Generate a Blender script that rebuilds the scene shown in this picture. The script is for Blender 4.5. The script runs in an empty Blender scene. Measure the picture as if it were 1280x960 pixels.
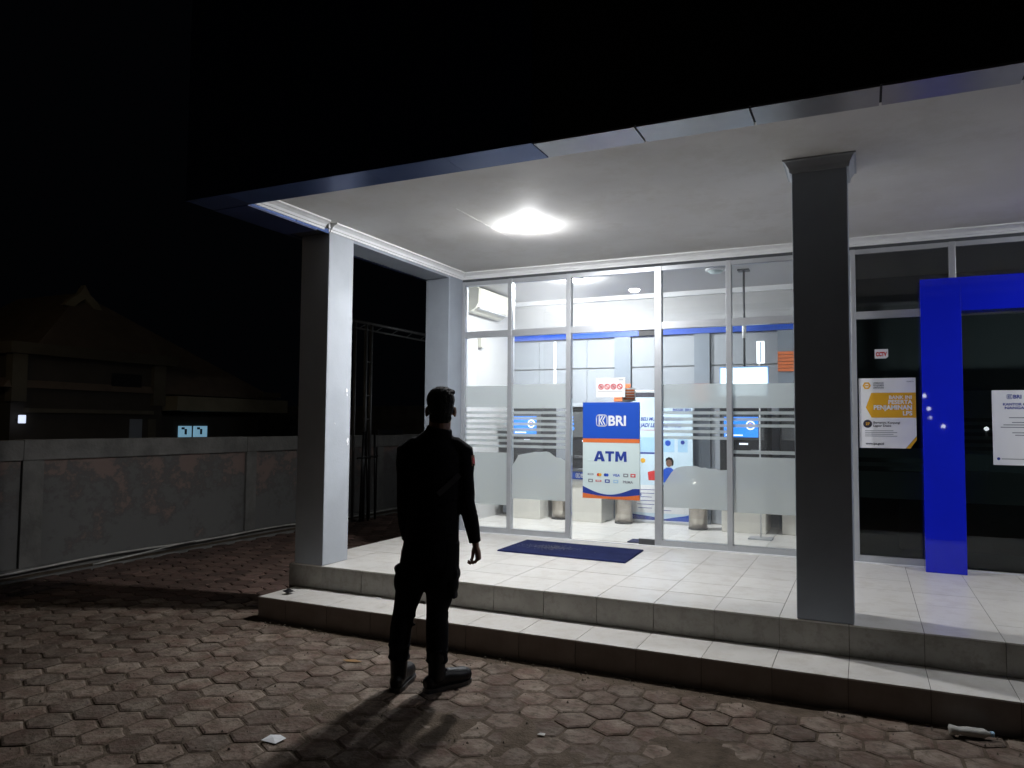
import bpy, bmesh, math, random
from mathutils import Vector, Matrix
random.seed(7)
S = bpy.context.scene
C = S.collection
R = math.radians

# ------------------------------------------------------------------ camera, world, exposure
cam = bpy.data.objects.new('camera', bpy.data.cameras.new('camera'))
C.objects.link(cam)
Fv = Vector((-0.4263561, 0.90293534, 0.05411325)); Rv = Vector((0.90442214, 0.42655664, 0.00836829)); Uv = Rv.cross(Fv)
cam.matrix_world = Matrix.Translation((4.1039, -5.0224, 1.5527)) @ Matrix((Rv, Uv, -Fv)).transposed().to_4x4()
cam.data.sensor_fit = 'HORIZONTAL'; cam.data.sensor_width = 36
cam.data.lens = 36 * 932.9 / 1280
cam.data.clip_start = 0.05; cam.data.clip_end = 500
S.camera = cam
W = bpy.data.worlds.new('World'); S.world = W; W.use_nodes = True
W.node_tree.nodes['Background'].inputs[0].default_value = (0.45, 0.55, 0.8, 1)
W.node_tree.nodes['Background'].inputs[1].default_value = 0.0011
S.view_settings.view_transform = 'Standard'; S.view_settings.look = 'None'
S.view_settings.exposure = 0.0; S.view_settings.gamma = 1.0
S.render.engine = 'CYCLES'
S.cycles.use_denoising = True
S.cycles.max_bounces = 8; S.cycles.diffuse_bounces = 4; S.cycles.transparent_max_bounces = 24
S.cycles.caustics_reflective = False; S.cycles.caustics_refractive = False
S.cycles.sample_clamp_indirect = 6.0

# ------------------------------------------------------------------ materials
def nodes(name):
    m = bpy.data.materials.new(name); m.use_nodes = True
    nt = m.node_tree
    return m, nt, nt.nodes['Principled BSDF']

def mat(name, col, rough=0.6, metal=0.0, vary=0.12, scale=6.0, bump=0.0, bscale=60, spec=0.5, col2=None, rv=0.0, island=False, world=False, c3=None):
    m, nt, b = nodes(name)
    tc = nt.nodes.new('ShaderNodeTexCoord')
    n = nt.nodes.new('ShaderNodeTexNoise'); n.inputs['Scale'].default_value = scale; n.inputs['Detail'].default_value = 6
    n.inputs['Roughness'].default_value = 0.6
    gp = nt.nodes.new('ShaderNodeNewGeometry')
    vec = gp.outputs['Position'] if world else tc.outputs['Object']
    nt.links.new(vec, n.inputs['Vector'])
    r = nt.nodes.new('ShaderNodeValToRGB')
    c2 = col2 or tuple(max(0, c * (1 - vary * 2)) for c in col)
    r.color_ramp.elements[0].position = 0.35; r.color_ramp.elements[1].position = 0.65
    r.color_ramp.elements[0].color = (*c2, 1); r.color_ramp.elements[1].color = (*col, 1)
    nt.links.new(n.outputs['Fac'], r.inputs[0])
    out = r.outputs[0]
    if c3:   # second, larger layer of stains
        nb = nt.nodes.new('ShaderNodeTexNoise'); nb.inputs['Scale'].default_value = scale * 2.7; nb.inputs['Detail'].default_value = 8; nb.inputs['Roughness'].default_value = 0.75
        nt.links.new(vec, nb.inputs['Vector'])
        r3 = nt.nodes.new('ShaderNodeValToRGB'); r3.color_ramp.elements[0].position = 0.48; r3.color_ramp.elements[1].position = 0.60
        nt.links.new(nb.outputs['Fac'], r3.inputs[0])
        mc = nt.nodes.new('ShaderNodeMix'); mc.data_type = 'RGBA'; mc.inputs['B'].default_value = (*c3, 1)
        ml = nt.nodes.new('ShaderNodeMath'); ml.operation = 'MULTIPLY'; ml.inputs[1].default_value = 0.75
        nt.links.new(r3.outputs[0], ml.inputs[0]); nt.links.new(ml.outputs[0], mc.inputs['Factor']); nt.links.new(out, mc.inputs['A']); out = mc.outputs['Result']
    if rv:
        if island:
            g = nt.nodes.new('ShaderNodeNewGeometry'); ro = g.outputs['Random Per Island']
        else:
            g = nt.nodes.new('ShaderNodeObjectInfo'); ro = g.outputs['Random']
        mr = nt.nodes.new('ShaderNodeMapRange'); mr.inputs[3].default_value = 1 - rv; mr.inputs[4].default_value = 1 + rv
        nt.links.new(ro, mr.inputs[0])
        mx = nt.nodes.new('ShaderNodeVectorMath'); mx.operation = 'SCALE'
        nt.links.new(out, mx.inputs[0]); nt.links.new(mr.outputs[0], mx.inputs['Scale']); out = mx.outputs[0]
    nt.links.new(out, b.inputs['Base Color'])
    b.inputs['Roughness'].default_value = rough; b.inputs['Metallic'].default_value = metal
    b.inputs['Specular IOR Level'].default_value = spec
    if bump:
        n2 = nt.nodes.new('ShaderNodeTexNoise'); n2.inputs['Scale'].default_value = bscale; n2.inputs['Detail'].default_value = 5
        nt.links.new(vec, n2.inputs['Vector'])
        bp = nt.nodes.new('ShaderNodeBump'); bp.inputs['Strength'].default_value = bump; bp.inputs['Distance'].default_value = 0.01
        nt.links.new(n2.outputs['Fac'], bp.inputs['Height']); nt.links.new(bp.outputs[0], b.inputs['Normal'])
    return m

def emis(name, col, s, base=(0.8, 0.8, 0.8)):
    m, nt, b = nodes(name)
    b.inputs['Base Color'].default_value = (*base, 1)
    b.inputs['Emission Color'].default_value = (*col, 1); b.inputs['Emission Strength'].default_value = s
    return m

def glass(name, tint, refl=1.0, dust=0.035):
    m, nt, b = nodes(name); nt.nodes.remove(b)
    o = nt.nodes['Material Output']
    t = nt.nodes.new('ShaderNodeBsdfTransparent'); t.inputs[0].default_value = (*tint, 1)
    g = nt.nodes.new('ShaderNodeBsdfGlossy'); g.inputs['Roughness'].default_value = 0.01
    g.inputs[0].default_value = (refl, refl, refl, 1)
    f = nt.nodes.new('ShaderNodeFresnel'); f.inputs[0].default_value = 1.5
    mx = nt.nodes.new('ShaderNodeMixShader')
    nt.links.new(f.outputs[0], mx.inputs[0]); nt.links.new(t.outputs[0], mx.inputs[1]); nt.links.new(g.outputs[0], mx.inputs[2])
    h = nt.nodes.new('ShaderNodeBsdfTranslucent'); h.inputs[0].default_value = (0.9, 0.9, 0.9, 1)
    h2 = nt.nodes.new('ShaderNodeBsdfDiffuse'); h2.inputs[0].default_value = (0.7, 0.7, 0.7, 1)
    mh = nt.nodes.new('ShaderNodeMixShader'); mh.inputs[0].default_value = 0.3
    nt.links.new(h.outputs[0], mh.inputs[1]); nt.links.new(h2.outputs[0], mh.inputs[2])
    tc = nt.nodes.new('ShaderNodeTexCoord'); n = nt.nodes.new('ShaderNodeTexNoise'); n.inputs['Scale'].default_value = 3; n.inputs['Detail'].default_value = 5
    nt.links.new(tc.outputs['Object'], n.inputs['Vector'])
    mr = nt.nodes.new('ShaderNodeMapRange'); mr.inputs[3].default_value = dust * 0.4; mr.inputs[4].default_value = dust * 1.6
    nt.links.new(n.outputs['Fac'], mr.inputs[0])
    m3 = nt.nodes.new('ShaderNodeMixShader'); nt.links.new(mr.outputs[0], m3.inputs[0])
    nt.links.new(mx.outputs[0], m3.inputs[1]); nt.links.new(mh.outputs[0], m3.inputs[2])
    nt.links.new(m3.outputs[0], o.inputs[0])
    return m

def film(name, see, diff):
    """frosted film: mostly blurred see-through, some scatter, a little clear"""
    m, nt, b = nodes(name); nt.nodes.remove(b)
    o = nt.nodes['Material Output']
    t = nt.nodes.new('ShaderNodeBsdfTransparent'); t.inputs[0].default_value = (0.95, 0.985, 0.975, 1)
    rf = nt.nodes.new('ShaderNodeBsdfRefraction'); rf.inputs['Color'].default_value = (0.97, 0.99, 0.985, 1)
    rf.inputs['Roughness'].default_value = 0.5; rf.inputs['IOR'].default_value = 1.12
    tl = nt.nodes.new('ShaderNodeBsdfTranslucent'); tl.inputs[0].default_value = (0.92, 0.97, 0.96, 1)
    d = nt.nodes.new('ShaderNodeBsdfDiffuse'); d.inputs[0].default_value = (0.80, 0.87, 0.86, 1)
    m0 = nt.nodes.new('ShaderNodeMixShader'); m0.inputs[0].default_value = 0.86
    nt.links.new(rf.outputs[0], m0.inputs[1]); nt.links.new(tl.outputs[0], m0.inputs[2])
    m1 = nt.nodes.new('ShaderNodeMixShader'); m1.inputs[0].default_value = diff
    nt.links.new(m0.outputs[0], m1.inputs[1]); nt.links.new(d.outputs[0], m1.inputs[2])
    m2 = nt.nodes.new('ShaderNodeMixShader'); m2.inputs[0].default_value = see
    nt.links.new(m1.outputs[0], m2.inputs[1]); nt.links.new(t.outputs[0], m2.inputs[2])
    nt.links.new(m2.outputs[0], o.inputs[0])
    return m

M = {}
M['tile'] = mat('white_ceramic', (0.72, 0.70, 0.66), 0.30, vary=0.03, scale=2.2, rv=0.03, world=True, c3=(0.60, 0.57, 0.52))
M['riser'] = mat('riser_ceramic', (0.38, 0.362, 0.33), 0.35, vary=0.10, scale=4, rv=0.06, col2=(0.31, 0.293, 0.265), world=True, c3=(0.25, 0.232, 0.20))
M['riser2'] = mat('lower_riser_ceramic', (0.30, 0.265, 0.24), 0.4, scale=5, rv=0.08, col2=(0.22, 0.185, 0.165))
M['grout'] = mat('grout', (0.16, 0.13, 0.11), 0.9, bump=0.3)
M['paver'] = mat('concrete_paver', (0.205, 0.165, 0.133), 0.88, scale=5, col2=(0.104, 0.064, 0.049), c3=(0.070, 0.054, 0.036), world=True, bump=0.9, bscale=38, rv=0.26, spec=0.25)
M['paver_i'] = mat('concrete_paver_dimmed', (0.105, 0.070, 0.056), 0.88, scale=5, col2=(0.11, 0.066, 0.055), c3=(0.06, 0.045, 0.035), world=True, bump=0.6, bscale=45, rv=0.38, island=True, spec=0.25)  # far pavers: light falloff towards the left darkened into the colour
M['soil'] = mat('soil', (0.13, 0.10, 0.075), 0.95, scale=12, col2=(0.075, 0.056, 0.040), bump=0.9, bscale=70, spec=0.15)
M['ceil'] = mat('ceiling_paint', (0.74, 0.735, 0.72), 0.75, vary=0.05, scale=1.1, bump=0.25, bscale=2.2, c3=(0.66, 0.65, 0.62))
M['trim'] = mat('trim_paint', (0.84, 0.85, 0.86), 0.55, vary=0.03)
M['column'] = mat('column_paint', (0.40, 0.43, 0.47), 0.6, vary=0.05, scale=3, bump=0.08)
M['column2'] = mat('column_paint_shaded', (0.30, 0.335, 0.385), 0.6, vary=0.05, scale=3, bump=0.08)  # column paint darkened for faces in shade, reused on some dark panels
M['alu'] = mat('brushed_aluminium', (0.55, 0.57, 0.60), 0.38, 0.55, vary=0.05, scale=5)
M['acp_grey'] = mat('grey_cladding', (0.42, 0.43, 0.46), 0.3, 0.5, vary=0.10, scale=1.5)
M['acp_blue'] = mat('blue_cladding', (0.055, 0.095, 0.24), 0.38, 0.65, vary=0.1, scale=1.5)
M['acp_blue_shaded'] = mat('blue_cladding_shaded', (0.015, 0.026, 0.085), 0.4, 0.3, vary=0.1, scale=1.5)  # blue cladding with the shade of the left canopy end in its colour
M['portal'] = mat('royal_blue_cladding', (0.008, 0.018, 0.62), 0.02, 0.0, vary=0.03, scale=2)
M['black'] = mat('black_plastic', (0.015, 0.015, 0.017), 0.4, vary=0.1)
M['seam'] = mat('dark_joint', (0.02, 0.02, 0.025), 0.8)
M['gap'] = mat('grey_sealant', (0.10, 0.11, 0.12), 0.8)
M['inwall'] = mat('interior_wall', (0.52, 0.52, 0.52), 0.6, vary=0.02)
M['dimwall'] = mat('dim_room_wall', (0.30, 0.33, 0.33), 0.7, vary=0.06, scale=2)
M['panel'] = mat('white_wall_panel', (0.34, 0.365, 0.40), 0.35, vary=0.02)
M['pilaster'] = mat('grey_pilaster', (0.22, 0.255, 0.30), 0.5, vary=0.04)
M['orange'] = mat('orange_print', (0.72, 0.17, 0.04), 0.5, vary=0.04)
M['blue'] = mat('blue_print', (0.012, 0.08, 0.50), 0.4, vary=0.02)
M['navy'] = mat('navy_print', (0.015, 0.045, 0.30), 0.5, vary=0.02)
M['skyblue'] = mat('sky_blue_print', (0.42, 0.66, 0.88), 0.45, vary=0.08, scale=3)
M['paleblue'] = mat('pale_blue_print', (0.62, 0.77, 0.88), 0.45, vary=0.05, scale=3)
M['mint'] = mat('pale_mint_print', (0.64, 0.76, 0.76), 0.35, vary=0.01)
M['white'] = mat('white_print', (0.82, 0.83, 0.85), 0.5, vary=0.01)
M['red'] = mat('red_print', (0.62, 0.03, 0.03), 0.5, vary=0.02)
M['yellow'] = mat('amber_print', (0.80, 0.42, 0.02), 0.5, vary=0.03)
M['stain'] = mat('paver_stain_brown', (0.26, 0.14, 0.05), 0.8)
M['grit'] = mat('grit', (0.22, 0.19, 0.15), 0.9, scale=20, col2=(0.07, 0.055, 0.04), world=True)
M['greytext'] = mat('grey_print', (0.22, 0.24, 0.27), 0.6, vary=0.02)
M['ink'] = mat('dark_ink', (0.03, 0.03, 0.05), 0.6)
M['beige'] = mat('beige_cabinet', (0.72, 0.70, 0.64), 0.4, vary=0.03)
M['cabinet_dark'] = mat('dark_grey_metal', (0.10, 0.105, 0.11), 0.45, 0.2)
M['steel'] = mat('stainless_steel', (0.50, 0.46, 0.41), 0.28, 0.9, vary=0.15, scale=3)
M['ac'] = mat('ivory_plastic', (0.74, 0.72, 0.62), 0.4, vary=0.02)
M['mat'] = mat('navy_carpet', (0.022, 0.030, 0.10), 0.95, scale=5, col2=(0.014, 0.019, 0.07), bump=1.0, bscale=160, spec=0.1)
M['lint'] = mat('dusty_carpet', (0.16, 0.16, 0.20), 0.95, bump=1.0, bscale=200)
M['cloth'] = mat('black_uniform_cloth', (0.007, 0.007, 0.009), 0.9, vary=0.15, scale=30, bump=0.4, bscale=140, spec=0.08)
M['cloth2'] = mat('black_trouser_cloth', (0.006, 0.006, 0.0075), 0.9, vary=0.15, scale=30, bump=0.4, bscale=140, spec=0.08)
M['skin'] = mat('brown_skin', (0.17, 0.085, 0.055), 0.6, vary=0.06, scale=15)
M['hair'] = mat('black_hair', (0.008, 0.007, 0.006), 0.8, bump=1.0, bscale=220, spec=0.15)
M['leather'] = mat('black_leather', (0.005, 0.005, 0.006), 0.42, vary=0.1, bump=0.2, bscale=80, spec=0.22)
M['reflect'] = mat('grey_reflective_tape', (0.035, 0.035, 0.04), 0.6)
M['render_wall'] = None
M['wallframe'] = mat('wall_concrete', (0.19, 0.184, 0.172), 0.9, scale=3, col2=(0.115, 0.113, 0.105), bump=0.5, bscale=30)
M['house'] = mat('house_plaster', (0.07, 0.06, 0.05), 0.9, scale=1.5, bump=0.2)
M['house2'] = mat('house_trim_plaster', (0.13, 0.115, 0.085), 0.9, scale=2, bump=0.2)
M['house3'] = mat('ochre_trim_plaster', (0.30, 0.27, 0.19), 0.9, scale=2, bump=0.2)
M['roof'] = mat('roof_sheet', (0.17, 0.13, 0.10), 0.8, scale=3)
M['rust'] = mat('terracotta', (0.25, 0.11, 0.07), 0.9, scale=3)
M['pipe'] = mat('white_pipe', (0.55, 0.54, 0.50), 0.5, vary=0.2, scale=4)
M['pole'] = mat('painted_steel_pole', (0.14, 0.14, 0.14), 0.5, 0.3)
M['glass'] = glass('window_glass', (0.96, 0.978, 0.978))
M['darkglass'] = glass('tinted_glass', (0.55, 0.62, 0.62), 1.0, 0.006)
M['film'] = film('frosted_film', 0.03, 0.42)
M['film2'] = film('frosted_stripe_film', 0.12, 0.36)
M['lamp'] = emis('porch_bulb', (0.98, 0.985, 1.0), 2350)
M['lamp2'] = emis('porch_bulb_dim', (0.95, 0.97, 1.0), 1250)
M['lamp_warm'] = emis('warm_lamp', (1.0, 0.80, 0.50), 75)
M['lamp_side'] = emis('side_lamp', (0.9, 0.95, 1.0), 330)
M['lamp_in'] = emis('lobby_bulb', (0.97, 0.98, 1.0), 3000)
M['lamp_far'] = emis('distant_lamp', (0.9, 0.95, 1.0), 14)
M['screen'] = emis('blue_screen', (0.02, 0.25, 1.0), 1.5, (0.02, 0.05, 0.1))
M['screen_ring'] = emis('screen_ring', (0.75, 0.8, 1.0), 1.3)
M['screen_red'] = emis('screen_red', (0.9, 0.12, 0.15), 1.0)
M['tv'] = emis('television_picture', (0.72, 0.90, 1.0), 2.2)
M['tvedge'] = emis('television_edge', (0.05, 0.35, 0.95), 1.0)
M['litwin'] = emis('lit_window', (0.30, 0.62, 0.85), 0.42)
M['litlamp'] = emis('far_house_lamp', (0.7, 0.78, 1.0), 1.1)
M['signlight'] = emis('small_lightbox', (0.9, 0.95, 1.0), 1.5)

def stained():
    m, nt, b = nodes('stained_plaster')
    tc = nt.nodes.new('ShaderNodeTexCoord')
    mp = nt.nodes.new('ShaderNodeMapping'); mp.inputs['Scale'].default_value = (1, 0.9, 1.1)
    nt.links.new(tc.outputs['Object'], mp.inputs[0])
    n = nt.nodes.new('ShaderNodeTexNoise'); n.inputs['Scale'].default_value = 2.6; n.inputs['Detail'].default_value = 12; n.inputs['Roughness'].default_value = 0.74
    nt.links.new(mp.outputs[0], n.inputs['Vector'])
    sx = nt.nodes.new('ShaderNodeSeparateXYZ'); nt.links.new(tc.outputs['Object'], sx.inputs[0])
    mr = nt.nodes.new('ShaderNodeMapRange'); mr.inputs[1].default_value = 0.1; mr.inputs[2].default_value = 1.15
    mr.inputs[3].default_value = -0.06; mr.inputs[4].default_value = 0.12
    nt.links.new(sx.outputs['Z'], mr.inputs[0])
    ad = nt.nodes.new('ShaderNodeMath'); ad.operation = 'ADD'
    nt.links.new(n.outputs['Fac'], ad.inputs[0]); nt.links.new(mr.outputs[0], ad.inputs[1])
    r = nt.nodes.new('ShaderNodeValToRGB')
    e = r.color_ramp.elements
    e[0].position = 0.50; e[0].color = (0.135, 0.133, 0.128, 1)
    e[1].position = 0.64; e[1].color = (0.20, 0.145, 0.128, 1)
    x = e.new(0.56); x.color = (0.105, 0.10, 0.096, 1)
    x = e.new(0.60); x.color = (0.135, 0.115, 0.105, 1)
    nt.links.new(ad.outputs[0], r.inputs[0]); nt.links.new(r.outputs[0], b.inputs['Base Color'])
    b.inputs['Roughness'].default_value = 0.92
    return m
M['render_wall'] = stained()

# ------------------------------------------------------------------ helpers
def link(name, me, m=None, parent=None, loc=None, rotz=None, smooth=False):
    o = bpy.data.objects.new(name, me); C.objects.link(o)
    if m is not None and not me.materials: me.materials.append(m)
    if parent: o.parent = parent
    if loc: o.location = loc
    if rotz: o.rotation_euler = (0, 0, rotz)
    if smooth:
        for p in me.polygons: p.use_smooth = True
    return o

def tag(o, label=None, cat=None, group=None, kind=None):
    if label: o['label'] = label
    if cat: o['category'] = cat
    if group: o['group'] = group
    if kind: o['kind'] = kind
    return o

def thing(name, label=None, cat=None, loc=(0, 0, 0), rotz=0, group=None, kind=None):
    o = bpy.data.objects.new(name, None); C.objects.link(o); o.empty_display_size = 0.1
    o.location = loc; o.rotation_euler = (0, 0, rotz)
    return tag(o, label, cat, group, kind)

def add_box(bm, x0, x1, y0, y1, z0, z1, bev=0.0):
    r = bmesh.ops.create_cube(bm, size=1)
    vs = r['verts']
    for v in vs:
        v.co = Vector(((x0 + x1) / 2 + v.co.x * (x1 - x0), (y0 + y1) / 2 + v.co.y * (y1 - y0), (z0 + z1) / 2 + v.co.z * (z1 - z0)))
    if bev:
        es = list({e for v in vs for e in v.link_edges})
        bmesh.ops.bevel(bm, geom=es, offset=bev, segments=2, affect='EDGES', profile=0.5)
    return vs

def tomesh(bm, name='mesh'):
    me = bpy.data.meshes.new(name); bmesh.ops.recalc_face_normals(bm, faces=bm.faces); bm.to_mesh(me); bm.free(); return me

def box(name, x0, x1, y0, y1, z0, z1, m, parent=None, bev=0.0):
    bm = bmesh.new(); add_box(bm, x0, x1, y0, y1, z0, z1, bev)
    return link(name, tomesh(bm, name), m, parent)

def boxes(name, lst, m, parent=None, bev=0.0):
    bm = bmesh.new()
    for b in lst: add_box(bm, *b, bev)
    return link(name, tomesh(bm, name), m, parent)

def add_tube(bm, pts, rad, n=10, close=True, ref=Vector((1, 0, 0)), rb=None):
    """rings along pts; rad = list of radii or (lateral, depth) pairs"""
    pts = [Vector(p) for p in pts]; rings = []
    for i, p in enumerate(pts):
        a = pts[max(0, i - 1)]; b = pts[min(len(pts) - 1, i + 1)]
        t = (b - a).normalized()
        rr = ref - t * ref.dot(t)
        if rr.length < 1e-3: rr = Vector((0, 1, 0)) - t * t.y
        u = rr.normalized(); v = t.cross(u)
        r = rad[i] if isinstance(rad, (list, tuple)) else rad
        ra, rbb = r if isinstance(r, (list, tuple)) else (r, r)
        rings.append([bm.verts.new(p + u * ra * math.cos(2 * math.pi * k / n) + v * rbb * math.sin(2 * math.pi * k / n)) for k in range(n)])
    for i in range(len(rings) - 1):
        for k in range(n):
            bm.faces.new((rings[i][k], rings[i][(k + 1) % n], rings[i + 1][(k + 1) % n], rings[i + 1][k]))
    if close:
        bm.faces.new(rings[0][::-1]); bm.faces.new(rings[-1])

def tube(name, pts, rad, m, parent=None, n=10, smooth=True):
    bm = bmesh.new(); add_tube(bm, pts, rad, n); return link(name, tomesh(bm, name), m, parent, smooth=smooth)

def add_poly(bm, pts, y0, y1):
    """prism of an outline given in (x, z), extruded from y0 to y1"""
    a = [bm.verts.new((p[0], y0, p[1])) for p in pts]; b = [bm.verts.new((p[0], y1, p[1])) for p in pts]
    bm.faces.new(a); bm.faces.new(b[::-1]); n = len(pts)
    for i in range(n): bm.faces.new((a[i], b[i], b[(i + 1) % n], a[(i + 1) % n]))

def poly(name, pts, y0, y1, m, parent=None):
    bm = bmesh.new(); add_poly(bm, pts, y0, y1); return link(name, tomesh(bm, name), m, parent)

def text(s, x, z, h, y, m, parent, bold=0.0, align='LEFT', name='lettering', fit=None, shear=0.0, depth=0.0008, sp=1.0):
    cu = bpy.data.curves.new('t', 'FONT'); cu.body = s; cu.size = h / 0.70; cu.align_x = align; cu.resolution_u = 3
    cu.offset = bold * h; cu.extrude = depth; cu.shear = shear; cu.space_character = sp
    t = bpy.data.objects.new('t', cu); C.objects.link(t)
    bpy.context.view_layer.update()
    me = bpy.data.meshes.new_from_object(t.evaluated_get(bpy.context.evaluated_depsgraph_get()))
    bpy.data.objects.remove(t); bpy.data.curves.remove(cu)
    xs = [v.co.x for v in me.vertices]
    k = 1.0
    if fit and xs: k = fit / (max(xs) - min(xs))
    for v in me.vertices:
        c = v.co.copy(); v.co = Vector((x + c.x * k, y - c.z, z + c.y))
    me.materials.clear()
    return link(name, me, m, parent)

def disc(name, x, z, r, y, m, parent, n=20, r2=None, sx=1.0, depth=0.0012):
    bm = bmesh.new()
    if r2 is None:
        add_poly(bm, [(x + sx * r * math.cos(2 * math.pi * k / n), z + r * math.sin(2 * math.pi * k / n)) for k in range(n)], y, y - depth)
    else:
        for k in range(n):
            a, b = 2 * math.pi * k / n, 2 * math.pi * (k + 1) / n
            q = [(x + sx * rr * math.cos(t), z + rr * math.sin(t)) for rr, t in ((r, a), (r, b), (r2, b), (r2, a))]
            add_poly(bm, q, y, y - depth)
    return link(name, tomesh(bm), m, parent)

def stroke(bm, pts, w, y, depth=0.0012):
    for (x0, z0), (x1, z1) in zip(pts, pts[1:]):
        d = Vector((x1 - x0, z1 - z0)); L = d.length; d /= L; n = Vector((-d.y, d.x)) * w / 2; e = d * w * 0.35
        add_poly(bm, [(x0 - e.x + n.x, z0 - e.y + n.y), (x0 - e.x - n.x, z0 - e.y - n.y), (x1 + e.x - n.x, z1 + e.y - n.y), (x1 + e.x + n.x, z1 + e.y + n.y)], y, y - depth)

def bank_logo(x, z, h, y, m, parent):
    """rounded square ring with slanted K strokes, lower left corner x, z"""
    bm = bmesh.new(); w = h * 0.10; c = h * 0.18
    def P(u, v): return (x + u * h, z + v * h)
    ring = []
    for cx, cz, a0 in ((1 - .2, 1 - .2, 0), (.2, 1 - .2, 90), (.2, .2, 180), (1 - .2, .2, 270)):
        for k in range(4): a = R(a0 + 30 * k); ring.append(P(cx + .2 * math.cos(a), cz + .2 * math.sin(a)))
    stroke(bm, ring + [ring[0]], w * 0.8, y)
    stroke(bm, [P(.26, .12), P(.26, .88)], w, y)
    stroke(bm, [P(.56, .88), P(.34, .5), P(.56, .12)], w, y)
    stroke(bm, [P(.82, .88), P(.58, .5), P(.82, .12)], w, y)
    return link('logo', tomesh(bm), m, parent)

def remeshed(bm, name, voxel, m, parent, smooth_iter=4):
    me = tomesh(bm, name)
    o = bpy.data.objects.new('tmp', me); C.objects.link(o)
    md = o.modifiers.new('r', 'REMESH'); md.mode = 'VOXEL'; md.voxel_size = voxel
    s = o.modifiers.new('s', 'SMOOTH'); s.iterations = smooth_iter; s.factor = 0.5
    bpy.context.view_layer.update()
    me2 = bpy.data.meshes.new_from_object(o.evaluated_get(bpy.context.evaluated_depsgraph_get()))
    bpy.data.objects.remove(o)
    me2.materials.clear()
    return link(name, me2, m, parent, smooth=True)

def ell(bm, c, r, seg=16, rot=None):
    rr = bmesh.ops.create_uvsphere(bm, u_segments=seg, v_segments=seg // 2 + 2, radius=1)
    for v in rr['verts']:
        p = Vector((v.co.x * r[0], v.co.y * r[1], v.co.z * r[2]))
        if rot: p = rot @ p
        v.co = p + Vector(c)

D = 2.327      # front of the glazing
HP = 0.36      # porch floor
HS = 0.17      # step
HC = 3.255     # ceiling
HB = 3.155     # underside of canopy edge

# ------------------------------------------------------------------ ground: soil sheet and hexagonal pavers
import mathutils.noise as mn
def soil_h(x, y):
    v = mn.noise(Vector((x * 1.6, y * 1.6, 3.1))) + 0.5 * mn.noise(Vector((x * 5, y * 5, 1.7)))
    near = max(0.0, min(1.0, (-1.15 - y + 0.22 * (x - 2)) / 0.7)) * max(0.25, min(1.0, (x - 0.9) / 0.9))
    return -0.010 + (0.024 * max(-0.15, v) + 0.0075) * near + 0.004 * (v > 0.25) * (1 - near)
bm = bmesh.new()
x0, x1, y0, y1, st = -3.35, 8.0, -5.4, 0.0, 0.035
nx, ny = int((x1 - x0) / st), int((y1 - y0) / st)
grid = [[bm.verts.new((x0 + (x1 - x0) * i / nx, y0 + (y1 - y0) * j / ny, soil_h(x0 + (x1 - x0) * i / nx, y0 + (y1 - y0) * j / ny) if 0 < j < ny and 0 < i < nx else -0.012)) for j in range(ny + 1)] for i in range(nx + 1)]
for i in range(nx):
    for j in range(ny): bm.faces.new((grid[i][j], grid[i + 1][j], grid[i + 1][j + 1], grid[i][j + 1]))
ground = link('ground', tomesh(bm), M['soil'], smooth=True)
tag(ground, kind='structure')
boxes('ground', [(-150, 150, -150, 150, -0.3, -0.02)], M['soil'])['kind'] = 'structure'

hexes = []
for v in range(6):
    bm = bmesh.new(); r = 0.211 / math.sqrt(3) - 0.0035
    rs = [r * random.uniform(0.93, 1.0) for _ in range(6)]
    def ring(z, k): return [bm.verts.new((rs[i] * k * math.sin(R(60 * i)), rs[i] * k * math.cos(R(60 * i)), z)) for i in range(6)]
    a, b, c = ring(-0.05, 1), ring(-0.0055, 1.0), ring(0.0, 0.88)
    for p, q in ((a, b), (b, c)):
        for i in range(6): bm.faces.new((p[i], p[(i + 1) % 6], q[(i + 1) % 6], q[i]))
    cc = bm.verts.new((0, 0, random.uniform(-0.002, 0.001)))
    for i in range(6): bm.faces.new((c[i], c[(i + 1) % 6], cc))
    me = tomesh(bm, 'paver'); me.materials.append(M['paver']); hexes.append(me)
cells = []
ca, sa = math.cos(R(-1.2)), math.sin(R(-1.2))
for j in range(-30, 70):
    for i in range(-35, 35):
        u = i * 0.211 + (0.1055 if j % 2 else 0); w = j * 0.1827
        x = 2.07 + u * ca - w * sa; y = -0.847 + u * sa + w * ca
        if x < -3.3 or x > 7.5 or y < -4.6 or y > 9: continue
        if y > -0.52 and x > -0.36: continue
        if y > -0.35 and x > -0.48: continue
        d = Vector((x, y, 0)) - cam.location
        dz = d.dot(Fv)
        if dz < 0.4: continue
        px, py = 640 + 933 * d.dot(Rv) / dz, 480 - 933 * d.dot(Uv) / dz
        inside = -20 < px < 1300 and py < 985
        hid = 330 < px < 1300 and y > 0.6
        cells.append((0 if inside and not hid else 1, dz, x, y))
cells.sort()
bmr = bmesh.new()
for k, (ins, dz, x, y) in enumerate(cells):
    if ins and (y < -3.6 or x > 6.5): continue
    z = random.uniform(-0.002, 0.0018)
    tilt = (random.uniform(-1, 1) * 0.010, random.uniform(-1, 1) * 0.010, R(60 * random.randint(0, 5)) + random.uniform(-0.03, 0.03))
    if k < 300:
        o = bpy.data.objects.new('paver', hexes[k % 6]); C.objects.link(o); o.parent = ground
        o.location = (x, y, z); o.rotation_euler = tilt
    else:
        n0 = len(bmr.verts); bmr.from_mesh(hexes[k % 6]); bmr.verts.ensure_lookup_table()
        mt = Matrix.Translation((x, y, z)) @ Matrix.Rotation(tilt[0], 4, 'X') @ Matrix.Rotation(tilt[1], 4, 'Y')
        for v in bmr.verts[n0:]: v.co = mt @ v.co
me = bpy.data.meshes.new('pavers'); bmr.to_mesh(me); bmr.free()
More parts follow.
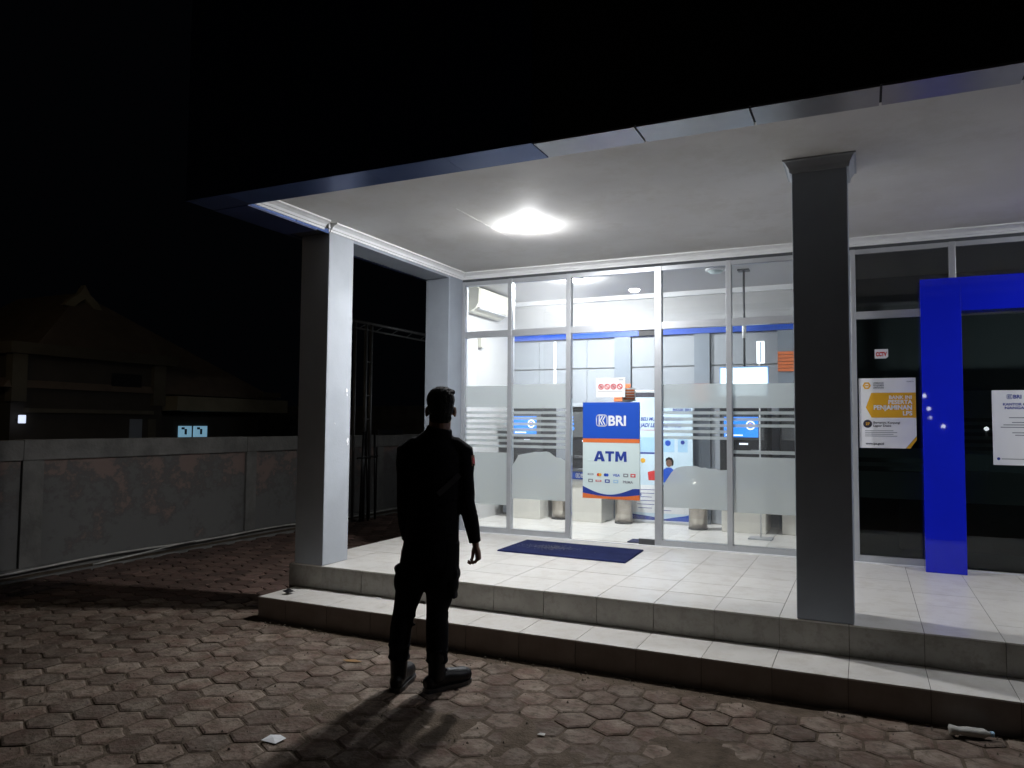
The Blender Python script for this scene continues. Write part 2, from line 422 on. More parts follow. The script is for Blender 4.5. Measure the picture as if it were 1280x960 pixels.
o = link('pavers', me, M['paver_i'], ground); o['kind'] = 'stuff'

# ------------------------------------------------------------------ porch and step with their tiles
porch = thing('porch', kind='structure')
box('slab', -0.342, 7.4, 0.003, D + 0.25, -0.05, HP - 0.0035, M['grout'], porch)
box('step_core', -0.277, 7.4, -0.424, 0.0, -0.05, HS - 0.0035, M['grout'], porch)
def tile_piece(key, sx, sy, sz, m, cache={}):
    k = (round(sx, 3), round(sy, 3), round(sz, 3), m.name)
    if k not in cache:
        bm = bmesh.new(); add_box(bm, 0, sx, 0, sy, 0, sz)
        cache[k] = tomesh(bm, 'tile'); cache[k].materials.append(m)
    return cache[k]
def put_tile(x0, x1, y0, y1, z0, z1, m, parent):
    o = bpy.data.objects.new('tile', tile_piece(0, x1 - x0, y1 - y0, z1 - z0, m)); C.objects.link(o); o.parent = parent
    o.location = (x0, y0, z0 + random.uniform(-0.0005, 0.0005)); return o
g = 0.0019
xs = [-0.345, 0.0] + [0.4 * k for k in range(1, 19)]
ys = [-0.006, 0.4, 0.8, 1.2, 1.6, 2.0, D + 0.1]
for xa, xb in zip(xs, xs[1:]):
    for ya, yb in zip(ys, ys[1:]):
        put_tile(xa + g, xb - g, ya + g, yb - g, HP - 0.009, HP, M['tile'], porch)
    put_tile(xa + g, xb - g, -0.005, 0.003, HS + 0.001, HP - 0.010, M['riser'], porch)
    xc = -0.28 if xa < -0.3 else xa
    put_tile(xc + g, xb - g, -0.430, -0.006, HS - 0.009, HS, M['tile'], porch)
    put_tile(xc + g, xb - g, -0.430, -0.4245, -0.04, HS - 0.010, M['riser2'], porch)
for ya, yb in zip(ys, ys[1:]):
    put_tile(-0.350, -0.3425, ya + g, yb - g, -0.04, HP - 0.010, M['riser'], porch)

# ------------------------------------------------------------------ the bank building
bank = thing('bank_building', 'white and blue bank building with lit glass front and deep canopy', 'building')
# canopy ceiling
ceil = box('canopy_ceiling', 0.0, 7.4, -0.95, D + 0.02, HC, HC + 0.12, M['ceil'], bank)
boxes('ceiling_seam', [(1.204, 1.2085, 0.05, 1.15, HC - 0.0008, HC + 0.001)], M['ceil'], bank)
# canopy edge: underside and face cladding panels with dark joints
joints = [2.41, 3.01, 3.605, 4.20, 4.79, 5.39, 5.99, 6.59, 7.19]
bl = [-0.335, 0.05, 0.62, 1.25, 1.83, 2.41]
box('fascia_frame', -0.332, 7.6, -1.19, -0.962, HB + 0.012, 5.75, M['seam'], bank)
box('fascia_frame', -0.332, -0.318, -0.96, 3.0, HB + 0.012, 4.2, M['seam'], bank)
def cl(x0, x1, y0, y1, z0, z1, m):
    o = box('cladding_panel', x0, x1, y0, y1, z0, z1, m, bank); return o
jw = 0.006
for xa, xb in zip(bl, bl[1:]):
    cl(xa + 0.001, xb - 0.001, -1.198, -0.948, HB, HB + 0.010, M['acp_blue_shaded' if xa < 0 else 'acp_blue'])
    cl(xa + 0.002, xb - 0.002, -1.206, -1.199, HB, 5.8, M['acp_blue'])
for xa, xb in zip(joints, joints[1:]):
    cl(xa + jw, xb - jw, -1.178, -0.948, HB + 0.002, HB + 0.012, M['acp_grey'])
    cl(xa + jw, xb - jw, -1.186, -1.179, HB, 5.8, M['acp_grey'])
for ya, yb in ((-0.94, -0.16), (-0.16, 0.6), (0.6, 1.4), (1.4, 2.2), (2.2, 3.0)):
    cl(-0.335, -0.305 if yb > 0 else -0.002, ya + 0.004, yb - 0.004, HB, HB + 0.010, M['acp_blue_shaded'])
    cl(-0.343, -0.336, ya + 0.004, yb - 0.004, HB, 4.25, M['acp_blue_shaded'])
for ya, yb in ((-0.945, -0.42), (-0.412, -0.012)):
    cl(-0.010, -0.001, ya, yb, HB + 0.011, HC - 0.055, M['acp_blue'])
cornice_front = boxes('cornice', [(-0.30, 0.012, -0.030, -0.003, HC - 0.045, HC - 0.001), (-0.30, 0.004, -0.014, -0.003, HC - 0.072, HC - 0.046)], M['trim'], bank)
box('fascia_frame', -0.31, -0.012, -0.94, -0.005, HB + 0.012, HC + 0.1, M['seam'], bank)
# beam above the open left side
box('beam', -0.3, -0.004, 0.32, D - 0.3, HB + 0.004, HC + 0.1, M['column2'], bank)
# cornices
def cornice(x0, y0, x1, y1, nx_, ny_, parent=bank):
    """moulding along a line in the ceiling corner; (nx_, ny_) points into the room"""
    prof = [(0, 0), (0.075, 0), (0.075, -0.012), (0.052, -0.020), (0.030, -0.034), (0.022, -0.052), (0.010, -0.056), (0.010, -0.072), (0, -0.072)]
    bm = bmesh.new()
    rings = []
    for (x, y) in ((x0, y0), (x1, y1)):
        rings.append([bm.verts.new((x + nx_ * p, y + ny_ * p, HC - 0.0005 + q)) for p, q in prof])
    n = len(prof)
    for i in range(n): bm.faces.new((rings[0][i], rings[0][(i + 1) % n], rings[1][(i + 1) % n], rings[1][i]))
    bm.faces.new(rings[0]); bm.faces.new(rings[1][::-1])
    return link('cornice', tomesh(bm), M['trim'], parent)
cornice(0.0, 0.003, 0.0, D - 0.003, 1, 0)
cornice(0.0, -0.945, 0.0, -0.08, 1, 0)
cornice(0.003, D, 7.4, D, 0, -1)
# columns
box('column', -0.300, 0.0 - 0.0015, 0.0, 0.335, HP + 0.001, HC + 0.05, M['column'], bank, 0.006)
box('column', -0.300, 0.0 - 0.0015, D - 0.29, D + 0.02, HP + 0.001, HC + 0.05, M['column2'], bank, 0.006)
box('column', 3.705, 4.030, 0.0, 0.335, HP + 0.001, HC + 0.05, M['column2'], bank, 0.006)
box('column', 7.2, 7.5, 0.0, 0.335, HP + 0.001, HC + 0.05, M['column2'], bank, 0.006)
def capital(x0, x1, y0, y1):
    bm = bmesh.new(); zs = [(0.0, 0.080), (0.008, 0.076), (0.012, 0.050), (0.028, 0.022), (0.034, 0.012), (0.046, 0.008), (0.046, 0.0)]
    rings = []
    for e, zz in zs:
        z = HC - 0.002 - zz
        rings.append([bm.verts.new(p) for p in ((x0 - e, y0 - e, z), (x1 + e, y0 - e, z), (x1 + e, y1 + e, z), (x0 - e, y1 + e, z))])
    for a, b in zip(rings, rings[1:]):
        for i in range(4): bm.faces.new((a[i], a[(i + 1) % 4], b[(i + 1) % 4], b[i]))
    bm.faces.new(rings[0]); bm.faces.new(rings[-1][::-1])
    return link('capital', tomesh(bm), M['column'], bank)
for (y_, z_, r_) in ((0.275, 1.84, 0.016), (0.28, 1.80, 0.010), (0.300, 1.40, 0.018), (0.306, 1.37, 0.012), (0.12, 1.55, 0.006)):
    bm = bmesh.new(); vs = [bm.verts.new((-0.0008, y_ + r_ * random.uniform(.6, 1.1) * math.cos(k * .785), z_ + 1.5 * r_ * random.uniform(.6, 1.1) * math.sin(k * .785))) for k in range(8)]
    f_ = bm.faces.new(vs); r__ = bmesh.ops.extrude_face_region(bm, geom=[f_]); [setattr(v, 'co', v.co + Vector((0.0016, 0, 0))) for v in r__['geom'] if isinstance(v, bmesh.types.BMVert)]
    link('paint_chip', tomesh(bm), M['trim'], bank)
capital(3.700, 4.035, -0.005, 0.340)

# glazing: mullions, transoms, sill, panes
mull = [(0.0, 0.042), (0.577, 0.625), (1.259, 1.313), (2.209, 2.281), (2.909, 2.961), (3.56, 3.61), (4.008, 4.05), (4.781, 4.834), (5.5, 5.55), (6.25, 6.30), (7.0, 7.05)]
HT0, HT1, HH = 2.522, 2.590, 3.112
for a, b in mull:
    box('mullion', a, b, D, D + 0.075, HP + 0.001, 3.157, M['alu'], bank, 0.003)
panes = []
for (a0, a), (b, b1) in zip(mull, mull[1:]):
    box('header', a + 0.001, b - 0.001, D + 0.004, D + 0.07, HH, 3.155, M['alu'], bank)
    if abs(a - 3.61) < .01:
        box('wall_panel', a, b, D + 0.02, D + 0.06, HP, HH, M['column2'], bank); continue
    box('transom', a + 0.001, b - 0.001, D + 0.004, D + 0.07, HT0, HT1, M['alu'], bank)
    door = abs(a - 1.313) < 0.01 or 4.7 < a < 6.3
    if not door: box('sill', a + 0.001, b - 0.001, D + 0.004, D + 0.07, HP + 0.001, 0.425, M['alu'], bank)
    box('pane', a, b, D + 0.034, D + 0.040, HT1, HH, M['glass'], bank)
    if not door:
        panes.append((a, b, box('pane', a, b, D + 0.034, D + 0.040, 0.425, HT0, M['glass' if a < 4 else 'darkglass'], bank)))
    elif a < 2:
        dr = box('door', a + 0.006, b - 0.006, D + 0.034, D + 0.044, HP + 0.012, HT0 - 0.008, M['glass'], bank)
        dr['label'] = 'frameless glass entrance door'
        for z_ in (HP + 0.006, HT0 - 0.060): box('patch_fitting', b - 0.17, b - 0.007, D + 0.026, D + 0.052, z_, z_ + 0.056, M['cabinet_dark'], dr, 0.002)
        box('floor_spring', b - 0.32, b - 0.03, D + 0.0, D + 0.05, HP + 0.0005, HP + 0.004, M['alu'], dr)
    else:
        dr = box('door', a + 0.006, b - 0.006, D + 0.034, D + 0.044, HP + 0.012, HT0 - 0.008, M['darkglass'], bank); dr['label'] = 'dark tinted glass door'
        panes.append((a, b, dr))
box('threshold', 0.0, 7.4, D - 0.035, D - 0.001, HP + 0.0008, HP + 0.011, M['trim'], bank)
# dark gap line between header and cornice
box('sealant_joint', 0.0, 7.4, D + 0.012, D + 0.06, 3.1575, 3.214, M['gap'], bank)
box('lintel', 0.0, 7.4, D + 0.002, D + 0.12, 3.2145, HC + 0.1, M['inwall'], bank)

YF0, YF1 = D + 0.0322, D + 0.0336
def filmpoly(par, pts, m='film', name='frosted_film'):
    y_ = YF0 if pts[0][0] < 4 else D + 0.0455
    me = bpy.data.meshes.new(name); me.from_pydata([(x, y_, z) for x, z in pts], [], [list(range(len(pts)))]); return link(name, me, M[m], par)
def filmrect(par, a, b, z0, z1, m='film', name='frosted_film'):
    return filmpoly(par, [(a + 0.001, z0), (b - 0.001, z0), (b - 0.001, z1), (a + 0.001, z1)], m, name)
def stripes(par, a, b, n, top=1.727):
    z = top
    for k in range(n):
        z -= 0.031; filmrect(par, a, b, z - 0.030, z, 'film2', 'frosted_stripe'); z -= 0.030
silh2 = [(0.628, 0.752), (0.628, 1.103), (0.66, 1.15), (0.69, 1.20), (0.70, 1.222), (0.75, 1.234), (0.849, 1.251), (0.90, 1.262), (0.97, 1.262), (1.03, 1.268), (1.07, 1.259), (1.108, 1.231), (1.145, 1.207), (1.199, 1.204), (1.256, 1.168), (1.256, 0.752)]
silh4 = [(2.283, 0.748), (2.283, 0.937), (2.31, 1.0), (2.367, 1.09), (2.40, 1.125), (2.446, 1.148), (2.53, 1.162), (2.617, 1.161), (2.663, 1.147), (2.70, 1.150), (2.732, 1.141), (2.80, 1.142), (2.83, 1.129), (2.907, 1.134), (2.907, 0.748)]
for a, b, p in panes:
    if a < 0.1:
        filmrect(p, a, b, 1.741, 1.978); stripes(p, a, b, 7); filmrect(p, a, b, 0.674, 1.245)
    elif a < 1:
        filmrect(p, a, b, 1.727, 1.989); stripes(p, a, b, 7); filmpoly(p, silh2)
    elif a < 2.5:
        filmrect(p, a, b, 1.727, 1.965); stripes(p, a, b, 5); filmpoly(p, silh4)
    elif a < 4:
        filmrect(p, a, b, 1.727, 1.960); stripes(p, a, b, 3); filmrect(p, a, b, 1.292, 1.325, 'film2', 'frosted_stripe'); filmrect(p, a, b, 0.735, 1.262)
    elif a < 4.5:
        filmrect(p, a, b, 1.285, 1.375); filmrect(p, a, b, 1.21, 1.245, 'film2', 'frosted_stripe'); filmrect(p, a, b, 0.93, 1.165)
    else:
        filmrect(p, a, b, 1.64, 1.872); stripes(p, a, b, 5, 1.64); filmrect(p, a, b, 0.92, 1.19)

# interior of the lobby and of the dark hall
YB = 4.35
box('interior_wall', -0.42, -0.302, D + 0.022, YB + 0.1, HP - 0.1, HC + 0.1, M['inwall'], bank)
box('interior_wall', -0.302, 8.0, YB + 0.002, YB + 0.1, HP - 0.1, HC + 0.1, M['inwall'], bank)
box('interior_wall', 3.80, 3.90, D + 0.08, YB, HP - 0.1, HC + 0.1, M['inwall'], bank)
box('interior_ceiling', -0.302, 8.0, D + 0.121, YB + 0.002, HC - 0.012, HC + 0.1, M['inwall'], bank)
box('hall_wall', 3.902, 8.0, YB - 0.03, YB, HP, HC - 0.013, M['dimwall'], bank)
box('cornice', -0.30, 3.80, YB - 0.06, YB + 0.001, HC - 0.07, HC - 0.013, M['trim'], bank)
box('cornice', -0.30, -0.24, D + 0.13, YB - 0.061, HC - 0.07, HC - 0.013, M['trim'], bank)
fl = box('interior_floor', -0.40, 8.0, D + 0.1, YB + 0.1, HP - 0.1, HP - 0.0035, M['grout']); tag(fl, kind='structure')
for i in range(-1, 10):
    for j in range(5):
        y0_ = D + 0.1 + 0.4 * j + (0 if j else 0.001)
        put_tile(i * 0.4 + g, i * 0.4 + 0.4 - g, y0_ + g, y0_ + 0.4 - g, HP - 0.009, HP, M['tile'], fl)
box('hall_floor', 3.91, 8.0, D + 0.101, YB, HP - 0.009, HP - 0.0005, M['dimwall'], fl)
# wall cladding: panels between grey pilasters, blue band above
px_ = [(-0.30, 0.10), (0.10, 0.79), (0.79, 1.178), (1.40, 2.205), (2.40, 3.185), (3.40, 3.79)]
for a, b in px_:
    for z0_, z1_ in ((HP + 0.01, 1.02), (1.025, 1.655), (1.665, 2.292), (2.308, 2.694)):
        box('wall_panel', a + 0.003, b - 0.003, YB - 0.03, YB + 0.001, z0_, z1_ - 0.002, M['panel'], bank)
for a, b in ((1.180, 1.395), (2.207, 2.395), (3.187, 3.395)):
    box('pilaster', a, b, YB - 0.075, YB + 0.001, HP + 0.002, 2.694, M['pilaster'], bank)
box('wall_band', -0.298, 3.79, YB - 0.08, YB + 0.0015, 2.698, 2.795, M['blue'], bank)
for a, b, z0_, z1_, n in ((1.182, 1.40, 1.86, 2.085, 6), (2.209, 2.393, 1.84, 2.075, 6), (3.189, 3.393, 2.20, 2.44, 6)):
    h_ = (z1_ - z0_) / n
    for k in range(n):
        box('orange_slat', a, b, YB - 0.098, YB - 0.076, z0_ + k * h_ + 0.003, z0_ + (k + 1) * h_ - 0.003, M['orange'], bank)

# blue portal round the hall entrance
def portal_prism():
    bm = bmesh.new(); a, b, c, d_ = 4.545, 4.842, 6.50, 6.80
    t0, t1 = 2.525, 2.805
    add_box(bm, a, b, 2.10, D - 0.04, HP + 0.001, t1, 0.003)
    add_box(bm, b + 0.0005, c - 0.0005, 2.1005, D - 0.041, t0, t1 - 0.0005, 0)
    add_box(bm, c, d_, 2.10, D - 0.04, HP + 0.001, t1, 0.003)
    return link('door_portal', tomesh(bm), M['portal'], bank)
portal_prism()

# ------------------------------------------------------------------ lamps
def bulb_lamp(x, y, key, label, zc=HC):
    t = thing('ceiling_lamp', label, 'lamp', (x, y, zc))
    bm = bmesh.new(); add_tube(bm, [(0, 0, 0.0), (0, 0, -0.010)], [0.068, 0.068], 28)
    link('base_ring', tomesh(bm), M['trim'], t)
    bm = bmesh.new()
    prof = [(-0.010, 0.066), (-0.021, 0.056), (-0.029, 0.040), (-0.033, 0.022), (-0.034, 0.004)]
    add_tube(bm, [(0, 0, z) for z, _ in prof], [q for _, q in prof], 18)
    link('dome', tomesh(bm), M[key], t, smooth=True)
    return t
bulb_lamp(1.53, 0.74, 'lamp', 'bright white bulb lit on the porch ceiling above the doormat')
bulb_lamp(6.60, 0.80, 'lamp2', 'dimmer bulb on the porch ceiling right of the blue portal, beyond the frame')
bulb_lamp(1.10, 3.05, 'lamp_in', 'lit bulb on the lobby ceiling behind the glass front', zc=HC - 0.012)
t = thing('ceiling_lamp', 'unlit round white lamp on the lobby ceiling towards the television', 'lamp', (2.68, 3.1, HC - 0.012))
bm = bmesh.new(); add_tube(bm, [(0, 0, 0), (0, 0, -0.02), (0, 0, -0.025)], [0.11, 0.11, 0.09], 24); link('rim', tomesh(bm), M['trim'], t)
bm = bmesh.new(); add_tube(bm, [(0, 0, -0.022), (0, 0, -0.045), (0, 0, -0.056)], [0.088, 0.06, 0.01], 20); link('diffuser', tomesh(bm), M['mint'], t, smooth=True)

# ------------------------------------------------------------------ things in the lobby
t = thing('air_conditioner', 'ivory split air conditioner high on the left lobby wall', 'air conditioner', (-0.30, 2.90, 2.925))
bm = bmesh.new()
prof = [(0.0, 0.0), (0.10, 0.0), (0.17, 0.045), (0.205, 0.10), (0.21, 0.26), (0.19, 0.29), (0.0, 0.295)]
ra = [bm.verts.new((p, 0.0, q)) for p, q in prof]; rb_ = [bm.verts.new((p, 0.88, q)) for p, q in prof]
for i in range(len(prof)): bm.faces.new((ra[i], ra[(i + 1) % 7], rb_[(i + 1) % 7], rb_[i]))
bm.faces.new(ra[::-1]); bm.faces.new(rb_)
link('body', tomesh(bm), M['ac'], t)
boxes('louvre', [(0.12, 0.205, 0.06, 0.82, 0.030, 0.036)], M['trim'], t)
boxes('outlet_slot', [(0.125, 0.178, 0.05, 0.83, 0.0395, 0.052)], M['cabinet_dark'], t)
boxes('front_panel', [(0.2105, 0.2145, 0.03, 0.85, 0.11, 0.27)], M['ac'], t)
t = thing('wall_box', 'small ivory box on the left lobby wall below the air conditioner', 'box', (-0.30, 3.28, 2.52))
box('box_body', 0, 0.06, 0, 0.10, 0, 0.15, M['ac'], t, 0.006); box('box_button', 0.06, 0.066, 0.03, 0.07, 0.05, 0.09, M['trim'], t)

def atm(x, y, w, label, loc_band=True, screen=True, dx=0.0):
    t = thing('cash_machine', label, 'cash machine', (x, y, HP), group='cash machines along the lobby back wall')
    d_ = 0.50
    bm = bmesh.new(); add_box(bm, 0.02, w - 0.02, 0, d_, 0.0, 0.52, 0.008); link('cabinet', tomesh(bm), M['beige'], t)
    box('plinth', 0.03, w - 0.03, 0.006, d_, 0.0, 0.02, M['cabinet_dark'], t)
    box('brand_band', 0.0, w, -0.02, d_, 0.523, 0.615, M['blue'], t, 0.004)
    bank_logo(w * 0.28, 0.54, 0.055, -0.0205, M['white'], t)
    text('BRI', w * 0.28 + 0.062, 0.545, 0.045, -0.0205, M['white'], t, 0.03)
    box('keyboard_shelf', 0.01, w - 0.01, -0.06, 0.0, 0.617, 0.65, M['cabinet_dark'], t, 0.004)
    bm = bmesh.new()
    for i in range(4):
        for j in range(3): add_box(bm, w * .36 + i * .035, w * .36 + i * .035 + .026, -0.05 + j * .016, -0.038 + j * .016, 0.65, 0.656)
    link('keypad', tomesh(bm), M['alu'], t)
    box('fascia', 0.0, w, 0.03, d_, 0.652, 1.415, M['black'], t, 0.01)
    box('screen_bezel', w * 0.06, w * 0.94, 0.012, 0.0295, 1.04, 1.36, M['cabinet_dark'], t, 0.003)
    if screen:
        s = box('screen', w * 0.10, w * 0.82, 0.006, 0.0115, 1.07, 1.30, M['screen'], t)
        disc('screen_emblem', w * 0.66, 1.205, 0.052, 0.0045, M['screen_ring'], s, r2=0.036)
        disc('screen_emblem', w * 0.66, 1.205, 0.022, 0.0045, M['screen_red'], s, 12)
        boxes('screen_caption', [(w * .14, w * .5, 0.0035, 0.005, 1.085, 1.10)], M['screen_ring'], s)
    boxes('card_slot', [(w * 0.66, w * 0.86, 0.012, 0.0295, 0.90, 0.93)], M['alu'], t)
    box('slot_light', w * 0.42, w * 0.60, 0.014, 0.0295, 0.985, 1.005, M['screen_ring'], t)
    box('cash_slot', w * 0.20, w * 0.58, 0.012, 0.0295, 0.78, 0.815, M['cabinet_dark'], t, 0.003)
    box('hood', -0.01, w + 0.01, -0.02, d_, 1.418, 1.46, M['panel'], t, 0.004)
    return t
atm(-0.04, 3.72, 0.44, 'cash machine with blue screen left of the tall mullion, farthest left')
a2 = atm(0.72, 3.76, 0.48, 'cash machine partly hidden behind the blue ATM sign', screen=False)
for k, (zz, rr) in enumerate(((1.34, 0.012), (1.30, 0.014), (1.255, 0.02), (1.20, 0.026))):
    disc('screen_emblem', 0.075, zz - 0.05, rr, 0.0105, M['screen'], a2, 14)
atm(2.60, 3.72, 0.52, 'cash machine with blue screen below the hanging television')
atm(3.24, 3.80, 0.45, 'cash machine right of the one below the television, by the dark column', screen=False)
t = thing('cabinet', 'low dark grey cabinet in the left corner of the lobby', 'cabinet', (-0.27, 3.98, HP))
box('cabinet_body', 0, 0.20, 0, 0.3, 0.0, 0.82, M['cabinet_dark'], t, 0.005); box('cabinet_door', 0.01, 0.19, -0.012, 0, 0.03, 0.79, M['column2'], t, 0.003)

def bin_(x, y, label):
    t = thing('litter_bin', label, 'bin', (x, y, HP), group='stainless litter bins in the lobby')
    bm = bmesh.new(); add_tube(bm, [(0, 0, 0.02), (0, 0, 0.60)], 0.105, 28); link('body', tomesh(bm), M['steel'], t, smooth=False).data.polygons.foreach_set('use_smooth', [len(p.vertices) == 4 for p in t.children[0].data.polygons])
    bm = bmesh.new(); add_tube(bm, [(0, 0, 0.0), (0, 0, 0.02)], 0.11, 28); link('foot_ring', tomesh(bm), M['black'], t)
    bm = bmesh.new(); add_tube(bm, [(0, 0, 0.60), (0, 0, 0.625), (0, 0, 0.64)], [0.11, 0.11, 0.07], 28); link('lid', tomesh(bm), M['cabinet_dark'], t)
bin_(0.585, 3.90, 'stainless bin between the two left cash machines')
bin_(1.425, 3.88, 'stainless bin standing behind the lower edge of the ATM sign')
bin_(2.345, 3.78, 'stainless bin right of the roll-up banner')

# roll-up banner
t = thing('rollup_banner', 'pale blue roll-up banner with printed woman and text behind the glass', 'banner', (1.48, 4.08, HP), R(2))
w_, h_ = 0.74, 1.60
box('sheet', 0, w_, 0, 0.004, 0.03, h_, M['paleblue'], t)
box('base', -0.02, w_ + 0.02, -0.05, 0.09, 0.0, 0.035, M['alu'], t, 0.006)
box('top_rail', 0, w_, -0.008, 0.012, h_, h_ + 0.03, M['alu'], t, 0.003)
tube('support_pole', [(w_ / 2, 0.05, 0.03), (w_ / 2, 0.02, h_)], 0.008, M['alu'], t)
box('header_print', 0.0, w_, -0.0012, -0.0002, h_ - 0.055, h_ - 0.002, M['ink'], t)
box('lower_print', 0.0, w_, -0.0012, -0.0002, 0.12, 0.46, M['white'], t)
poly('blue_wave', [(0.30, 0.035), (w_, 0.035), (w_, 0.13), (0.66, 0.105), (0.5, 0.075)], -0.0014, -0.0003, M['blue'], t)
poly('blue_wave', [(0.0, 0.035), (0.5, 0.035), (0.3, 0.07), (0.0, 0.10)], -0.0018, -0.0006, M['navy'], t)
box('picture_print', 0.05, 0.30, -0.0012, -0.0002, 0.87, 1.05, M['skyblue'], t)
box('picture_print', 0.37, 0.52, -0.0012, -0.0002, 0.87, 1.05, M['skyblue'], t)
box('picture_print', 0.56, 0.68, -0.0012, -0.0002, 0.87, 1.05, M['skyblue'], t)
disc('picture_print', 0.44, 0.98, 0.035, -0.0014, M['blue'], t); disc('picture_print', 0.62, 0.99, 0.025, -0.0014, M['navy'], t)
text('BANK BRI', 0.50, 1.37, 0.035, -0.001, M['navy'], t, 0.03)
text('BELI MUDAH BERSAMA', 0.10, 1.255, 0.042, -0.001, M['navy'], t, 0.04, shear=0.2, fit=0.52)
text('JADI LEBIH REWARD', 0.10, 1.175, 0.048, -0.001, M['navy'], t, 0.04, shear=0.3, fit=0.52)
boxes('lettering', [(0.10, 0.45, -0.0015, -0.0002, 1.135, 1.140)] + [(0.06, 0.27, -0.0016, -0.0002, 0.845, 0.862)], M['red'], t)
box('lettering', 0.06, 0.30, -0.0018, -0.0002, 0.843, 0.864, M['navy'], t)
for k in range(6):
    boxes('lettering', [(0.06 + 0.01 * (k % 2), 0.30 - 0.03 * (k % 3), -0.0018, -0.0010, 0.40 - 0.045 * k, 0.407 - 0.045 * k), (0.38, 0.56 - 0.04 * (k % 3), -0.0018, -0.0010, 0.38 - 0.045 * k, 0.387 - 0.045 * k)], M['navy'], t)
disc('picture_print', 0.09, 0.34, 0.022, -0.0022, M['navy'], t)
# printed woman on the banner: head, hair, red top
disc('portrait_face', 0.452, 0.735, 0.045, -0.0016, M['skin'], t, sx=0.8)
poly('portrait_hair', [(0.41, 0.75), (0.415, 0.79), (0.45, 0.81), (0.49, 0.80), (0.51, 0.76), (0.505, 0.71), (0.485, 0.70), (0.485, 0.745), (0.46, 0.77), (0.43, 0.77)], -0.0024, -0.0017, M['hair'], t)
poly('portrait_shirt', [(0.30, 0.50), (0.34, 0.62), (0.42, 0.68), (0.48, 0.68), (0.56, 0.60), (0.60, 0.50)], -0.0019, -0.0008, M['blue'], t)
poly('portrait_bag', [(0.20, 0.52), (0.19, 0.62), (0.26, 0.64), (0.36, 0.62), (0.36, 0.52)], -0.0026, -0.002, M['red'], t)
disc('portrait_badge', 0.13, 0.76, 0.03, -0.0016, M['yellow'], t)
# paper notice on the back wall
t = thing('paper_notice', 'white paper notice on the wall between the left cash machines', 'notice', (0.52, YB - 0.034, 1.28))
box('paper', 0, 0.15, -0.002, 0.002, 0, 0.34, M['white'], t); boxes('lettering', [(0.02, 0.13, -0.003, -0.002, 0.05 + 0.03 * k, 0.056 + 0.03 * k) for k in range(9)], M['greytext'], t)
t = thing('paper_slip', 'narrow white slip with orange end hanging on the back wall panels', 'notice', (0.315, YB - 0.035, 2.02))
box('slip', 0, 0.04, -0.003, 0.002, 0, 0.66, M['white'], t); box('slip_end', 0, 0.04, -0.004, 0.002, -0.03, 0.0, M['orange'], t)
# television
t = thing('television', 'bright screen television hung by a pole from the lobby ceiling', 'television', (2.70, 3.2, 0))
box('casing', 0, 0.50, 0, 0.06, 1.86, 2.19, M['black'], t, 0.006)
s = box('screen', 0.012, 0.488, -0.004, 0.0, 1.875, 2.175, M['tv'], t)
boxes('screen_edge', [(0.0, 0.011, -0.0035, -0.0005, 1.865, 2.186), (0.489, 0.50, -0.0035, -0.0005, 1.865, 2.186), (0.011, 0.489, -0.0035, -0.0005, 2.176, 2.186)], M['tvedge'], t)
tube('ceiling_pole', [(0.25, 0.05, HC - 0.013), (0.25, 0.05, 2.19)], 0.012, M['cabinet_dark'], t)
box('pole_flange', 0.19, 0.31, 0.0, 0.11, HC - 0.03, HC - 0.0135, M['cabinet_dark'], t)
tube('pole_cover', [(0.25, 0.05, 2.50), (0.25, 0.05, 2.66)], 0.022, M['trim'], t)
# sign on a post
t = thing('lightbox_sign', 'small lit sign on a thin white post near the dark column', 'sign', (3.07, 3.35, HP))
tube('post', [(0.02, 0, 0), (0.02, 0, 1.87)], 0.008, M['trim'], t); box('base', -0.1, 0.14, -0.1, 0.1, 0, 0.015, M['alu'], t, 0.003)
box('sign_box', -0.005, 0.075, -0.02, 0.02, 1.87, 2.11, M['signlight'], t, 0.004); box('blue_stripe', 0.033, 0.045, -0.022, -0.0205, 1.88, 2.10, M['skyblue'], t)
# white door at the back
t = tag(box('indoor_mat', 1.90, 2.20, D + 0.10, D + 0.30, HP + 0.001, HP + 0.014, M['mat']), 'edge of a dark indoor mat just inside the glass door', 'mat')

# ------------------------------------------------------------------ things on the glass front
t = thing('atm_sign', 'blue and white BRI ATM sign hanging on the glass door', 'sign', (0, D + 0.010, 0))
X0, X1 = 1.45, 2.055; Z0, Z1 = 0.800, 1.790; Zm = 1.405
box('board', X0, X1, 0.0, 0.02, Z0, Z1, M['mint'], t, 0.001)
box('blue_field', X0 + 0.0005, X1 - 0.0005, -0.002, -0.0002, Zm + 0.012, Z1 - 0.001, M['blue'], t)
box('orange_band', X0 + 0.0005, X1 - 0.0005, -0.0022, -0.0002, Zm - 0.030, Zm + 0.011, M['orange'], t)
n = 16
arc = [(X0 + (X1 - X0) * k / n, 0.925 - 0.075 * math.sin(math.pi * min(1, (k / n) * 1.12)) - 0.01 * (k / n)) for k in range(n + 1)]
arc2 = [(X0 + (X1 - X0) * k / n, 0.855 - 0.028 * math.sin(math.pi * k / n)) for k in range(n + 1)]
bm = bmesh.new()
for k in range(n): add_poly(bm, [arc2[k], arc2[k + 1], arc[k + 1], arc[k]], -0.0022, -0.0004)
link('blue_swoosh', tomesh(bm), M['navy'], t)
bm = bmesh.new()
for k in range(n): add_poly(bm, [(arc2[k][0], Z0 + 0.001), (arc2[k + 1][0], Z0 + 0.001), (arc2[k + 1][0], arc2[k + 1][1] - 0.0008), (arc2[k][0], arc2[k][1] - 0.0008)], -0.0022, -0.0004)
link('orange_swoosh', tomesh(bm), M['orange'], t)
bank_logo(1.60, 1.545, 0.112, -0.003, M['white'], t)
text('BRI', 1.722, 1.552, 0.098, -0.003, M['white'], t, 0.045, fit=0.185)
